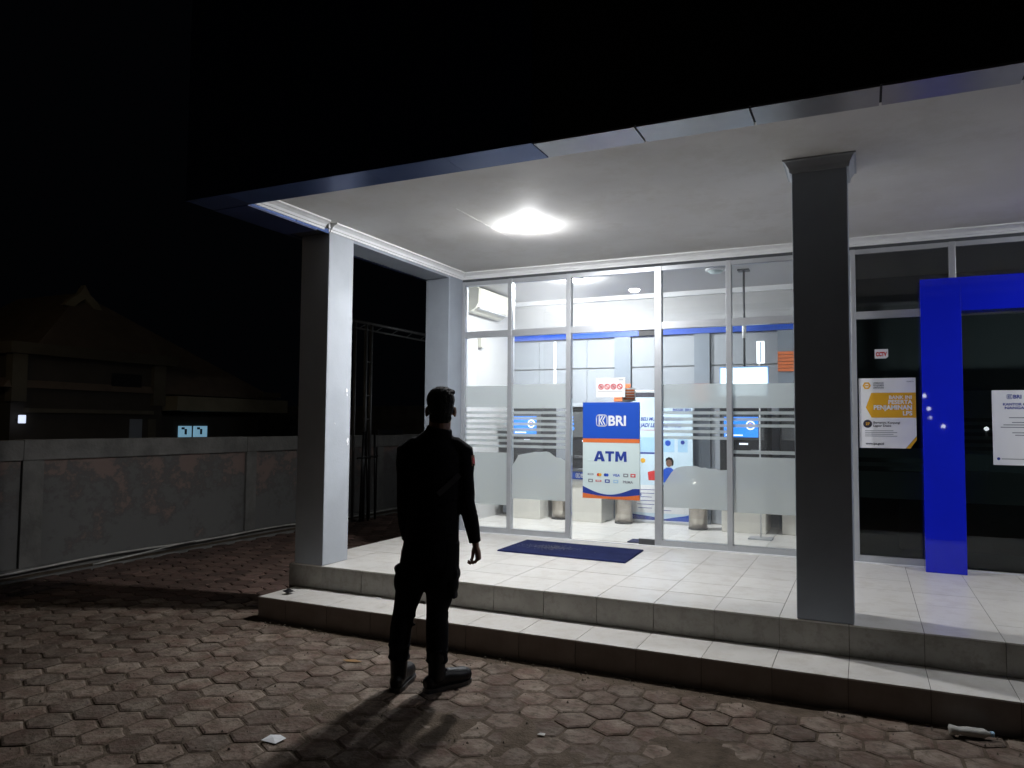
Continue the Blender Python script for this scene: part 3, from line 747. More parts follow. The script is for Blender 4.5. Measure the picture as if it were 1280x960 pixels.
GL = {'A': [(0, 0), (.34, 1), (.68, 1), (1.0, 0), (.70, 0), (.64, .2), (.34, .2), (.28, 0)], 'T': [(0, 1), (0, .77), (.36, .77), (.36, 0), (.64, 0), (.64, .77), (1, .77), (1, 1)],
      'M': [(0, 0), (.02, 1), (.30, 1), (.5, .48), (.70, 1), (.98, 1), (1, 0), (.76, 0), (.75, .58), (.58, .12), (.42, .12), (.25, .58), (.24, 0)]}
for s_, x_, w__ in (('A', 1.572, 0.118), ('T', 1.694, 0.095), ('M', 1.800, 0.120)): poly('lettering', [(x_ + w__ * u, 1.183 + 0.104 * v) for u, v in GL[s_]], -0.0035, -0.0004, M['navy'], t)
poly('lettering', [(1.572 + 0.118 * u, 1.183 + 0.104 * v) for u, v in ((.41, .40), (.58, .40), (.50, .74))], -0.0045, -0.0036, M['mint'], t)
lg = [(1.505, 'greytext', 'w'), (1.620, 'yellow', 'c'), (1.695, 'blue', 'c'), (1.775, 'blue', 't:VISA'), (1.885, 'greytext', 'b'), (1.960, 'red', 'b')]
lg2 = [(1.510, 'greytext', 'b'), (1.590, 'red', 'w'), (1.690, 'navy', 'b'), (1.780, 'skyblue', 'b'), (1.880, 'greytext', 't:PRIMA')]
for zz, row in ((1.030, lg), (0.965, lg2)):
    for x, c_, kd in row:
        if kd == 'c':
            disc('card_emblem', x, zz + .015, 0.016, -0.002, M['red' if c_ == 'yellow' else 'navy'], t, 12); disc('card_emblem', x + 0.02, zz + .015, 0.016, -0.0035, M[c_], t, 12)
        elif kd == 'b': box('card_emblem', x, x + 0.052, -0.002, -0.0002, zz, zz + 0.034, M[c_], t); box('card_emblem', x + 0.012, x + 0.040, -0.003, -0.0021, zz + 0.010, zz + 0.024, M['mint'], t)
        elif kd == 'w': box('card_emblem', x, x + 0.062, -0.002, -0.0002, zz + 0.008, zz + 0.026, M[c_], t); box('card_emblem', x + 0.01, x + 0.054, -0.003, -0.0021, zz + 0.013, zz + 0.021, M['mint'], t)
        else: text(kd[2:], x, zz + 0.002, 0.026, -0.001, M[c_], t, 0.03)
# prohibition notice
t = thing('prohibition_notice', 'small white notice with four red prohibition rings above the ATM sign', 'notice', (0, D + 0.024, 0))
box('card', 1.587, 1.900, 0.0, 0.003, 1.840, 2.043, M['white'], t)
for k in range(4):
    x = 1.642 + 0.067 * k
    disc('red_ring', x, 1.950, 0.030, -0.0005, M['red'], t, 18, r2=0.020)
    bm = bmesh.new(); stroke(bm, [(x - 0.017, 1.967), (x + 0.017, 1.933)], 0.009, -0.0005); link('red_bar', tomesh(bm), M['red'], t)
    if k in (0, 2): disc('black_pictogram', x, 1.950, 0.012, -0.0003, M['ink'], t, 10)
boxes('lettering', [(1.83, 1.88, -0.001, 0, 2.015, 2.022), (1.61, 1.87, -0.001, 0, 1.900, 1.903)], M['greytext'], t)
t = thing('small_notice', 'small orange and white notice behind the corner of the prohibition notice', 'notice', (0, D + 0.05, 0))
box('card', 1.86, 2.00, 0.0, 0.003, 1.80, 1.935, M['white'], t)
boxes('stripe', [(1.88, 1.99, -0.001, 0.0, 1.815 + 0.028 * k, 1.835 + 0.028 * k) for k in range(4)], M['orange'], t)

# yellow and white poster on the dark window
t = thing('poster', 'white and amber poster stuck inside the dark window by the blue portal', 'poster', (0, D + 0.02, 0))
x0_, x1_, z0_, z1_ = 4.062, 4.512, 1.372, 1.990
poly('sheet', [(x0_, z0_), (x1_ - 0.085, z0_), (x1_, z0_ + 0.11), (x1_, z1_), (x0_, z1_)], 0.0, 0.003, M['white'], t)
poly('sheet_corner', [(x1_ - 0.082, z0_), (x1_ - 0.05, z0_), (x1_, z0_ + 0.075), (x1_, z0_ + 0.106)], -0.0005, 0.0025, M['yellow'], t)
poly('arrow', [(x0_ + 0.055, 1.73), (x0_ + 0.10, 1.86), (x1_ - 0.001, 1.86), (x1_ - 0.001, 1.64), (x0_ + 0.10, 1.64)], -0.0012, -0.0002, M['yellow'], t)
disc('logo', x0_ + 0.065, 1.925, 0.034, -0.0002, M['yellow'], t, 6, r2=0.019); box('logo', x0_ + 0.05, x0_ + 0.08, -0.0012, -0.0002, 1.919, 1.931, M['yellow'], t)
for k, s_ in enumerate(('LEMBAGA', 'PENJAMIN', 'SIMPANAN')): text(s_, x0_ + 0.115, 1.940 - 0.021 * k, 0.015, -0.0008, M['greytext'], t, 0.02, fit=0.085)
text('PESERTA', x1_ - 0.07, 1.952, 0.010, -0.0008, M['greytext'], t, 0.02)
text('BANK INI', x1_ - 0.03, 1.805, 0.030, -0.002, M['white'], t, 0.03, 'RIGHT')
text('PESERTA', x1_ - 0.03, 1.762, 0.034, -0.002, M['white'], t, 0.04, 'RIGHT')
text('PENJAMINAN', x1_ - 0.03, 1.712, 0.038, -0.002, M['white'], t, 0.05, 'RIGHT', fit=0.30)
text('LPS', x1_ - 0.03, 1.662, 0.036, -0.002, M['white'], t, 0.04, 'RIGHT')
disc('round_seal', x0_ + 0.067, 1.585, 0.036, -0.0002, M['ink'], t, 20); text('27', x0_ + 0.067, 1.574, 0.022, -0.002, M['yellow'], t, 0.05, 'CENTER')
text('Bertanya, Kunjungi', x0_ + 0.112, 1.588, 0.018, -0.0008, M['ink'], t, 0.02, fit=0.21); text('Lapor Disini', x0_ + 0.112, 1.560, 0.018, -0.0008, M['ink'], t, 0.04, fit=0.14)
boxes('lettering', [(x0_ + 0.045, x0_ + 0.30 - 0.03 * (k % 2), -0.001, 0.0, 1.475 + 0.016 * k, 1.480 + 0.016 * k) for k in range(4)], M['greytext'], t)
text('www.lps.go.id', x0_ + 0.05, 1.402, 0.018, -0.0008, M['ink'], t, 0.04)
# sticker
t = thing('sticker', 'small white and red sticker high on the dark window above the poster', 'sticker', (0, D + 0.02, 0))
poly('sticker_base', [(4.195, 2.165), (4.285, 2.165), (4.303, 2.18), (4.303, 2.248), (4.195, 2.248)], 0, 0.003, M['white'], t)
text('CCTV', 4.205, 2.187, 0.034, -0.0005, M['red'], t, 0.09, fit=0.088)
# paper on the portal door
t = thing('paper_sheet', 'white BRI notice sheet inside the blue portal at right frame edge', 'notice', (0, D + 0.024, 0))
box('sheet', 5.072, 5.50, 0, 0.003, 1.250, 1.872, M['white'], t)
bank_logo(5.180, 1.800, 0.036, -0.0005, M['navy'], t); text('BRI', 5.222, 1.803, 0.030, -0.0005, M['navy'], t, 0.05)
text('KANTOR CABANG', 5.285, 1.745, 0.020, -0.0005, M['navy'], t, 0.05, 'CENTER', fit=0.27); text('NANGA BULIK', 5.285, 1.715, 0.020, -0.0005, M['navy'], t, 0.05, 'CENTER', fit=0.25)
for k, (a, b, z) in enumerate(((5.19, 5.38, 1.640), (5.21, 5.36, 1.600), (5.15, 5.42, 1.580), (5.13, 5.44, 1.560), (5.21, 5.36, 1.515), (5.23, 5.34, 1.495))):
    boxes('lettering', [(a, b, -0.001, 0, z, z + 0.007)], M['greytext'], t)
disc('seal', 5.110, 1.302, 0.012, -0.0002, M['navy'], t, 12); boxes('lettering', [(5.13, 5.46, -0.001, 0, 1.298, 1.304)], M['greytext'], t)
# small paper behind the portal glass
t = thing('desk', 'dark low desk inside the unlit hall behind the poster window', 'desk', (4.35, 3.2, HP))
box('desk_top', 0, 1.8, 0, 0.6, 0.70, 0.74, M['dimwall'], t, 0.004); box('desk_front', 0.04, 1.76, 0.04, 0.06, 0.02, 0.70, M['cabinet_dark'], t); box('desk_side', 0.06, 0.09, 0.061, 0.56, 0.0, 0.699, M['cabinet_dark'], t); box('desk_side', 1.71, 1.74, 0.061, 0.56, 0.0, 0.699, M['cabinet_dark'], t)

# ------------------------------------------------------------------ things on the porch and paving
t = thing('doormat', 'dark blue rectangular doormat lying on the porch tiles before the glass door', 'doormat', (0, 0, 0))
bm = bmesh.new()
q = [(0.955, 1.345), (2.215, 1.300), (2.185, 2.010), (0.945, 2.055)]
lo = [bm.verts.new((x, y, HP + 0.001)) for x, y in q]; hi = [bm.verts.new((x * 0.99 + 0.0157, y * 0.985 + 0.025, HP + 0.014)) for x, y in q]
bm.faces.new(hi); bm.faces.new(lo[::-1])
for i in range(4): bm.faces.new((lo[i], lo[(i + 1) % 4], hi[(i + 1) % 4], hi[i]))
bmesh.ops.subdivide_edges(bm, edges=bm.edges[:], cuts=5, use_grid_fill=True)
link('pile', tomesh(bm), M['mat'], t)
bm = bmesh.new()
for k in range(600):
    a = random.gauss(0, 1); b = random.gauss(0, 1); x = 1.36 + a * 0.13 + b * 0.05; y = 1.72 + b * 0.06 - a * 0.02; r = random.uniform(0.004, 0.011)
    vs = [bm.verts.new((x + r * math.cos(i * 2.1 + a), y + r * math.sin(i * 2.1 + a), HP + 0.0152)) for i in range(3)]; bm.faces.new(vs)
o = link('dust', tomesh(bm), M['lint'], t); o['kind'] = 'stuff'

def scrap(name, x, y, z, pts, m, label, cat, h=0.01, rz=0):
    bm = bmesh.new()
    c = bm.verts.new((0, 0, h)); rim = [bm.verts.new((px, py, random.uniform(0.001, h * 0.8))) for px, py in pts]
    for i in range(len(rim)): bm.faces.new((rim[i], rim[(i + 1) % len(rim)], c))
    r = bmesh.ops.extrude_face_region(bm, geom=bm.faces[:])
    for v in r['geom']:
        if isinstance(v, bmesh.types.BMVert): v.co.z += 0.0015
    o = link(name, tomesh(bm), m, loc=(x, y, z), rotz=rz); tag(o, label, cat); return o
scrap('paper_scrap', 1.47, -2.14, 0.004, [(-.05, -.03), (.045, -.035), (.055, .03), (.0, .05), (-.045, .03)], M['white'], 'white paper scrap on the pavers left of the person\'s shadow', 'litter', 0.012)
scrap('litter_scrap', 2.92, -1.90, 0.006, [(-.03, -.02), (.02, -.025), (.035, .01), (-.01, .03)], M['pipe'], 'pale crumpled scrap on the dirty pavers at lower centre right', 'litter', 0.018)
scrap('litter_scrap', 2.62, -1.50, 0.004, [(-.02, -.012), (.02, -.01), (.015, .015), (-.012, .012)], M['pipe'], 'tiny pale scrap between pavers right of the boots', 'litter', 0.008)
scrap('paver_stain', 1.06, -0.98, 0.004, [(-.07, -.01), (-.02, -.03), (.05, -.012), (.07, .01), (.0, .03)], M['stain'], 'flat brown leaf on the pavers left of the boots', 'stain', 0.004)  # orange-brown stain on a paver, modelled as a thin flat flake
scrap('clamp', -0.13, -0.25, HS + 0.001, [(-.035, -.04), (.03, -.045), (.045, .0), (.03, .035), (-.02, .03)], M['black'], 'small black scrap on the left end of the lower step', 'litter', 0.04)
scrap('litter_scrap', 0.62, -0.075, HS + 0.001, [(-.02, -.015), (.025, -.01), (.02, .015), (-.02, .012)], M['white'], 'small white scrap on the lower step behind the left knee', 'litter', 0.012)
t = thing('crushed_bottle', 'crushed clear plastic bottle lying at the foot of the step', 'bottle', (4.55, -0.56, 0.028), R(8))
bm = bmesh.new(); add_tube(bm, [(-0.085, 0, -0.002), (-0.078, 0, 0), (-0.04, 0.004, 0.0), (0, -0.003, 0.001), (0.045, 0.002, 0), (0.07, 0, 0), (0.09, 0, 0), (0.10, 0, 0)], [0.012, (0.027, 0.03), (0.016, 0.029), (0.024, 0.027), (0.02, 0.03), 0.024, 0.012, 0.012], 12, ref=Vector((0, 0, 1)))
link('bottle_body', tomesh(bm), M['pipe'], t, smooth=True)
bm = bmesh.new(); add_tube(bm, [(0.100, 0, 0), (0.115, 0, 0)], 0.014, 12, ref=Vector((0, 0, 1))); link('cap', tomesh(bm), M['skyblue'], t)

bm = bmesh.new()
for k in range(900):
    x = random.uniform(-0.2, 5.2); y = random.uniform(-3.3, -0.46) if k % 3 else -0.45 - abs(random.gauss(0, 0.10)); r = random.choice((0.003, 0.004, 0.005, 0.008))
    vs = [bm.verts.new((x + r * math.cos(a) * random.uniform(.6, 1.2), y + r * math.sin(a) * random.uniform(.6, 1.2), 0.0)) for a in (0.3, 1.9, 3.4, 5.0)]
    ap = bm.verts.new((x, y, 0.003 + r)); [bm.faces.new((vs[i], vs[(i + 1) % 4], ap)) for i in range(4)]
tag(link('grit', tomesh(bm), M['grit']), 'scattered grit and crumbs lying on the hexagonal pavers', 'grit', kind='stuff')

# ------------------------------------------------------------------ boundary wall
XW = -3.70
wall = thing('boundary_wall', 'long low plastered boundary wall with pinkish stains left of the porch', 'wall', (XW, 0, 0))
posts = [(-9.2, -8.95), (-6.2, -5.97), (-3.15, -2.93), (-0.21, 0.01), (2.86, 3.05), (5.95, 6.15), (9.0, 9.2), (12.1, 12.3)]
for a, b in posts: box('wall_post', -0.16, 0.0, a, b, -0.05, 1.138, M['wallframe'], wall, 0.004)
for (a0, a), (b, b1) in zip(posts, posts[1:]):
    box('wall_panel', -0.13, -0.035, a, b, 0.0, 1.138, M['render_wall'], wall)
    box('wall_beam', -0.17, 0.004, a0 + 0.001, b - 0.001, 1.14, 1.35 + random.uniform(-0.004, 0.004), M['wallframe'], wall, 0.006)
box('wall_footing', -0.2, 0.05, -9.2, 12.3, -0.1, 0.045, M['wallframe'], wall, 0.01)
pt = [(-3.60 + 0.012 * math.sin(y * 1.3), y, 0.030 + 0.02 * math.sin(y * 0.7 + 0.5) + 0.012 * math.sin(y * 2.3)) for y in [-6 + 0.4 * k for k in range(38)]]
tag(tube('water_pipe', pt, 0.012, M['pipe'], n=8), 'thin white pipe running along the foot of the boundary wall', 'pipe')
pt = [(-3.58, 1.9, 0.05), (-3.54, 1.5, 0.045), (-3.49, 1.1, 0.03), (-3.44, 0.7, 0.022), (-3.42, 0.4, 0.012)]
tag(tube('loose_cable', pt, 0.009, M['pipe'], n=8), 'pale loose cable curving off the wall pipe onto the pavers', 'cable')
kerb = box('paving_edge', -3.36, -3.31, -6, 12, -0.05, 0.012, M['wallframe'], ground)
# steel frame by the wall
t = thing('steel_frame', 'tall dark steel frame with leaning bars beyond the left columns', 'frame', (-3.2, 4.6, 0))
for y in (0.0, 0.28, 0.42): tube('post', [(0.0, y, -0.02), (0.0, y, 3.16)], 0.030 if y else 0.022, M['pole'], t, 8)
tube('top_beam', [(0, -0.05, 3.18), (0, 4.2, 3.20)], 0.028, M['pole'], t, 8)
tube('top_beam', [(0, -0.05, 3.07), (0, 4.2, 3.08)], 0.016, M['pole'], t, 8)
for k in range(9): tube('lattice_bar', [(0, 0.1 + 0.45 * k, 3.08), (0, 0.32 + 0.45 * k, 3.18)], 0.008, M['pole'], t, 6)
for z in (2.0, 1.62, 2.55): tube('clamp', [(0, 0.24, z), (0, 0.46, z)], 0.014, M['pole'], t, 6)
for y, dy in ((0.12, 0.1), (0.2, 0.02), (0.33, -0.04), (0.52, 0.0)):
    tube('leaning_bar', [(0.10, y - 0.05, 0.0), (0.03, y + dy, 1.42)], 0.018, M['black'], t, 8)
tube('cross_bar', [(0.08, 0.0, 1.0), (0.08, 0.55, 1.02)], 0.014, M['black'], t, 6)
t = tag(box('dark_crate', -3.84, -3.66, 5.9, 6.7, 1.352, 1.44, M['black'], None, 0.01), 'low dark object lying on top of the boundary wall behind the person', 'crate')

# ------------------------------------------------------------------ houses beyond the wall
h = thing('house', 'dark neighbouring house with sloping roof and ochre ridge ornament', 'house', (-10, 6.8, 0))
def hb(n, x0, x1, y0, y1, z0, z1, m, p=h): return box(n, x0, x1, y0 - 6.8, y1 - 6.8, z0, z1, M[m], p)
hb('wall', -5.0, -0.6, 3.6, 10.2, -0.05, 2.0, 'house')
bm = bmesh.new()  # hipped roof
rv = [bm.verts.new(p) for p in ((0.1, -3.6, 2.16), (0.1, 3.35, 2.16), (-5.6, 3.35, 2.16), (-5.6, -3.6, 2.16), (-1.4, -1.2, 4.35), (-3.6, -1.2, 4.35))]
for f in ((0, 1, 4), (1, 2, 5, 4), (2, 3, 5), (3, 0, 4, 5), (3, 2, 1, 0)): bm.faces.new([rv[i] for i in f])
link('roof', tomesh(bm), M['roof'], h)
hb('eave_slab', -1.0, 0.45, 6.68, 10.15, 1.80, 2.12, 'house3')
hb('eave_slab', -0.7, 0.25, 9.45, 10.1, 2.20, 2.32, 'house2')
poly_pts = [(-0.45, 0.0), (-0.3, 0.16), (-0.12, 0.30), (0.0, 0.50), (0.12, 0.30), (0.3, 0.16), (0.42, 0.0), (0.22, 0.0), (0.12, 0.10), (0.0, 0.20), (-0.12, 0.10), (-0.22, 0.0)]
bm = bmesh.new()
a = [bm.verts.new((-1.3, p[0] - 1.25, 4.0 + p[1])) for p in poly_pts]; b = [bm.verts.new((-1.15, p[0] - 1.25, 4.0 + p[1])) for p in poly_pts]
bm.faces.new(a); bm.faces.new(b[::-1])
for i in range(12): bm.faces.new((a[i], a[(i + 1) % 12], b[(i + 1) % 12], b[i]))
link('ridge_ornament', tomesh(bm), M['house3'], h)
hb('upper_wall', -4.0, 0.0, 3.4, 6.65, -0.05, 2.78, 'house')
hb('parapet', -4.1, 0.12, 3.3, 6.95, 2.785, 3.0, 'house2')
hb('parapet', -0.1, 0.10, 3.35, 3.62, 1.9, 2.78, 'house2')
hb('parapet', -0.1, 0.10, 6.35, 6.655, 1.9, 2.78, 'house2')
hb('ledge', -0.1, 0.14, 3.63, 6.34, 1.70, 1.78, 'house2')
w = hb('window', -0.05, 0.02, 5.4, 6.1, 2.15, 2.55, 'black')
for k, (a_, b_) in enumerate(((7.62, 7.98), (8.06, 8.45))):
    w = hb('window', -0.60, -0.56, a_ + 0.05 * 0, b_, 1.18, 1.45, 'litwin')
    y0_ = (a_ + b_) / 2
    hb('window_grille', -0.555, -0.545, y0_ - 0.03, y0_ + 0.03, 1.25, 1.38, 'ink', h)
    hb('window_grille', -0.555, -0.545, y0_ - 0.12, y0_ - 0.04, 1.37, 1.42, 'ink', h)
hb('door_panel', -0.1, 0.02, 5.25 + 0.6, 6.15, 1.1, 1.60, 'column2')
hb('door_panel', -0.1, 0.02, 6.30, 6.50, 1.1, 1.60, 'house2')
h2_ = thing('house', 'dark terracotta gabled house at the left edge beyond the wall', 'house', (-12, 2.2, 0))
box('wall', -3, 0, -3.5, 1.2, -0.05, 2.6, M['house'], h2_)
bm = bmesh.new(); gp = [(-3.9, 2.605), (1.85, 2.605), (1.75, 3.15), (1.2, 3.75), (-0.5, 4.6)]
a = [bm.verts.new((-3.1, p[0], p[1])) for p in gp]; b = [bm.verts.new((0.1, p[0], p[1])) for p in gp]
bm.faces.new(a); bm.faces.new(b[::-1])
for i in range(5): bm.faces.new((a[i], a[(i + 1) % 5], b[(i + 1) % 5], b[i]))
link('gable', tomesh(bm), M['rust'], h2_)
box('window', 0.0, 0.04, 0.3, 0.9, 1.3, 1.9, M['black'], h2_)
t = thing('wall_lantern', 'small lit white lamp under the eave at far left', 'lamp', (-9.85, 3.52, 1.50))
box('lantern_body', 0, 0.05, -0.07, 0.05, 0.0, 0.15, M['litlamp'], t, 0.01); box('lantern_bracket', -0.15, 0.0, -0.02, 0.0, 0.05, 0.07, M['black'], t)
t = thing('far_wall', 'plain grey wall of a distant building seen between the left columns', 'wall', (-12, 16, 0))
box('wall_face', -4.5, 7.5, 0, 0.3, -0.1, 2.05, M['wallframe'], t); box('wall_coping', -4.6, 7.6, -0.05, 0.35, 2.052, 2.14, M['wallframe'], t)

t = thing('wall_lamp', 'small lit lamp on the hidden left flank of the bank facing the boundary wall', 'lamp', (-0.42, 6.2, 2.6))
box('lamp_back', -0.03, 0.0, -0.05, 0.05, -0.08, 0.08, M['cabinet_dark'], t); bm = bmesh.new(); ell(bm, (-0.07, 0, 0), (0.04, 0.04, 0.05), 12); link('lamp_globe', tomesh(bm), M['lamp_side'], t, smooth=True)
box('flank_wall', -0.419, -0.30, YB + 0.101, 8.0, -0.05, HC + 0.1, M['inwall'], bank)

t = thing('street_lamp', 'warm street lamp on a pole outside the left edge, lighting the neighbour house', 'street lamp', (-6.5, -1.2, -0.02))
tube('pole', [(0, 0, 0), (0, 0, 4.9)], 0.045, M['pole'], t, 8); bm = bmesh.new(); ell(bm, (0, 0, 5.02), (0.12, 0.12, 0.12), 14); link('globe', tomesh(bm), M['lamp_warm'], t, smooth=True)

# street lamps across the road behind the viewer (their lights glint in the blue cladding)
proto = None
for i, (x, y, z) in enumerate(((5.83, -17.85, 2.57), (6.23, -21.84, 2.25), (6.39, -23.84, 1.95), (6.51, -19.83, 1.61), (7.52, -17.48, 1.54))):
    t = thing('yard_lamp', ('tallest yard lamp, whose glint sits highest on the blue portal', 'yard lamp glinting second from the top on the blue portal', 'yard lamp glinting third from the top on the blue portal', 'short yard lamp whose glint is lowest on the blue portal', 'low yard lamp glinting in the dark glass beside the white notice sheet')[i], 'lamp', (x, y, 0), group='yard lamps across the road')
    tube('post', [(0, 0, -0.02), (0, 0, z - 0.06)], 0.03, M['pole'], t, 8)
    bm = bmesh.new(); bmesh.ops.create_icosphere(bm, subdivisions=2, radius=0.07); bmesh.ops.translate(bm, verts=bm.verts, vec=(0, 0, z)); link('globe', tomesh(bm), M['lamp_far'], t, smooth=True)

# ------------------------------------------------------------------ the person
P = thing('person', 'person in black uniform and boots standing with back to the viewer', 'person', (1.736, -1.184, 0.0), R(28))
HX = 0.076
# body: one continuous surface, head to hands to ankles
bm = bmesh.new()
ell(bm, (HX, -0.008, 1.688), (0.080, 0.092, 0.082)); ell(bm, (HX, 0.0, 1.640), (0.074, 0.084, 0.082))
ell(bm, (HX, 0.020, 1.588), (0.066, 0.066, 0.058)); ell(bm, (HX, 0.070, 1.563), (0.027, 0.022, 0.021))
add_tube(bm, [(HX, 0.080, 1.660), (HX, 0.098, 1.636), (HX, 0.107, 1.616), (HX, 0.086, 1.608)], [0.007, 0.010, 0.014, 0.010], 8)
ell(bm, (HX, 0.084, 1.586), (0.023, 0.009, 0.006), 10)
for s in (-1, 1):
    ell(bm, (HX + s * 0.0845, -0.002, 1.625), (0.010, 0.021, 0.033), 12, Matrix.Rotation(R(-14 * s), 3, 'Z') @ Matrix.Rotation(R(6), 3, 'X'))
    ell(bm, (HX + s * 0.029, 0.080, 1.664), (0.018, 0.010, 0.006), 10)
add_tube(bm, [(0.062, -0.014, 1.42), (0.070, -0.010, 1.51), (HX - 0.002, -0.004, 1.60)], [(0.072, 0.070), (0.067, 0.068), (0.066, 0.068)], 16)
def limb(pts, rad, n=12): add_tube(bm, pts, rad, n)
limb([(0.04, 0, 0.82), (0.04, 0, 1.0), (0.04, 0.005, 1.2), (0.045, 0, 1.36), (0.06, -0.005, 1.45)], [(0.15, 0.10), (0.13, 0.09), (0.15, 0.10), (0.16, 0.09), (0.08, 0.06)], 18)
RA = [(0.205, -0.005, 1.405), (0.222, -0.010, 1.25), (0.236, -0.005, 1.09), (0.268, 0.012, 0.96), (0.290, 0.030, 0.850)]
LA = [(-0.115, 0.0, 1.405), (-0.125, 0.0, 1.25), (-0.130, 0.01, 1.09), (-0.128, 0.05, 0.96), (-0.120, 0.085, 0.850)]
for A in (RA, LA): limb(A, [0.045, 0.042, 0.038, 0.034, 0.026])
limb([(0.05, 0.02, 1.40), RA[0]], 0.05); limb([(0.03, 0.02, 1.40), LA[0]], 0.05)
def hand(w, side, tilt):
    """hand hanging from wrist w; side=+1 right hand (thumb towards body front)"""
    w = Vector(w)
    k = [w, w + Vector((0.006 * side, 0.004, -0.034)), w + Vector((0.018 * side, 0.008, -0.072)), w + Vector((0.022 * side, 0.010, -0.108))]
    add_tube(bm, k, [(0.022, 0.027), (0.020, 0.037), (0.019, 0.045), (0.017, 0.044)], 12)
    base = k[-1]
    for i, (dy, L) in enumerate(((0.033, 0.076), (0.012, 0.085), (-0.010, 0.080), (-0.031, 0.064))):
        b0 = base + Vector((0, dy, 0.014)); c = 0.75 + 0.16 * i
        d1 = Vector((-side * math.sin(c * 0.55), 0.06 - 0.02 * i, -math.cos(c * 0.55))); d2 = Vector((-side * math.sin(c * 1.45), 0.05, -math.cos(c * 1.45))); d3 = Vector((-side * math.sin(c * 2.2), 0.03, -math.cos(c * 2.2)))
        p1 = b0 + d1 * L * 0.48; p2 = p1 + d2 * L * 0.34; p3 = p2 + d3 * L * 0.26
        add_tube(bm, [b0, p1, p2, p3], [0.0108, 0.0102, 0.0090, 0.0072], 8)
    t0 = k[1] + Vector((-side * 0.006, 0.026, -0.004)); t1 = t0 + Vector((-side * 0.010, 0.024, -0.034)); t2 = t1 + Vector((-side * 0.004, 0.006, -0.032)); t3 = t2 + Vector((-side * 0.006, -0.004, -0.022))
    add_tube(bm, [t0, t1, t2, t3], [0.016, 0.013, 0.0110, 0.0080], 8)
hand(RA[-1], 1, 0); hand(LA[-1], -1, 0)
HR, KR, AR = (0.118, 0.0, 0.84), (0.075, 0.03, 0.45), (0.072, -0.03, 0.10)
HL, KL, AL = (-0.045, 0.0, 0.84), (-0.118, 0.035, 0.45), (-0.150, 0.02, 0.10)
for Hh, K, A in ((HR, KR, AR), (HL, KL, AL)): limb([Hh, K, A], [0.075, 0.052, 0.038])
body = remeshed(bm, 'body', 0.0052, M['skin'], P, 3)
# eyes and brows
for s in (-1, 1):
    bm = bmesh.new(); ell(bm, (HX + s * 0.029, 0.080, 1.646), (0.011, 0.0085, 0.008), 12); link('eye', tomesh(bm), M['white'], P, smooth=True)
    bm = bmesh.new(); ell(bm, (HX + s * 0.029, 0.0885, 1.646), (0.0045, 0.003, 0.0045), 10); link('pupil', tomesh(bm), M['ink'], P, smooth=True)
    tube('eyebrow', [(HX + s * 0.014, 0.092, 1.670), (HX + s * 0.030, 0.090, 1.675), (HX + s * 0.046, 0.080, 1.670)], [0.003, 0.004, 0.002], M['hair'], P, 6)
bm = bmesh.new(); ell(bm, (HX, 0.0905, 1.587), (0.020, 0.005, 0.0045), 10); link('lips', tomesh(bm), M['rust'], P, smooth=True)
# hair
bm = bmesh.new()
ell(bm, (HX - 0.001, -0.014, 1.694), (0.086, 0.096, 0.083)); ell(bm, (HX, -0.030, 1.648), (0.080, 0.080, 0.076)); ell(bm, (HX, -0.040, 1.590), (0.068, 0.050, 0.046))
ell(bm, (HX + 0.008, 0.020, 1.736), (0.068, 0.066, 0.036), 16, Matrix.Rotation(R(-10), 3, 'Y'))
ell(bm, (HX + 0.056, 0.052, 1.741), (0.030, 0.034, 0.020), 12, Matrix.Rotation(R(-25), 3, 'Y'))
for k in range(60):
    a = random.uniform(0, 2 * math.pi); e = random.uniform(0.25, 1.4)
    n_ = Vector((math.cos(a) * math.cos(e), math.sin(a) * math.cos(e), math.sin(e)))
    p = Vector((HX, -0.013, 1.695)) + Vector((n_.x * 0.086, n_.y * 0.094, n_.z * 0.079))
    if p.y > 0.03 and p.z < 1.73: continue
    add_tube(bm, [p, p + n_ * 0.001 + Vector((0.008, 0.012, 0.0)), p + n_ * 0.003 + Vector((0.016, 0.020, 0.0))], [0.007, 0.006, 0.002], 5)
# front tuft sticking out to the right
for dx, dz, L in ((0.060, 0.050, 0.016), (0.054, 0.056, 0.018), (0.064, 0.041, 0.014), (0.046, 0.060, 0.016)):
    p = Vector((HX + dx + 0.006, 0.02, 1.694 + dz)); add_tube(bm, [p, p + Vector((L * 0.7, 0.01, L * 0.3)), p + Vector((L, 0.015, L * 0.1))], [0.008, 0.006, 0.002], 6)
remeshed(bm, 'hair', 0.0042, M['hair'], P, 1)
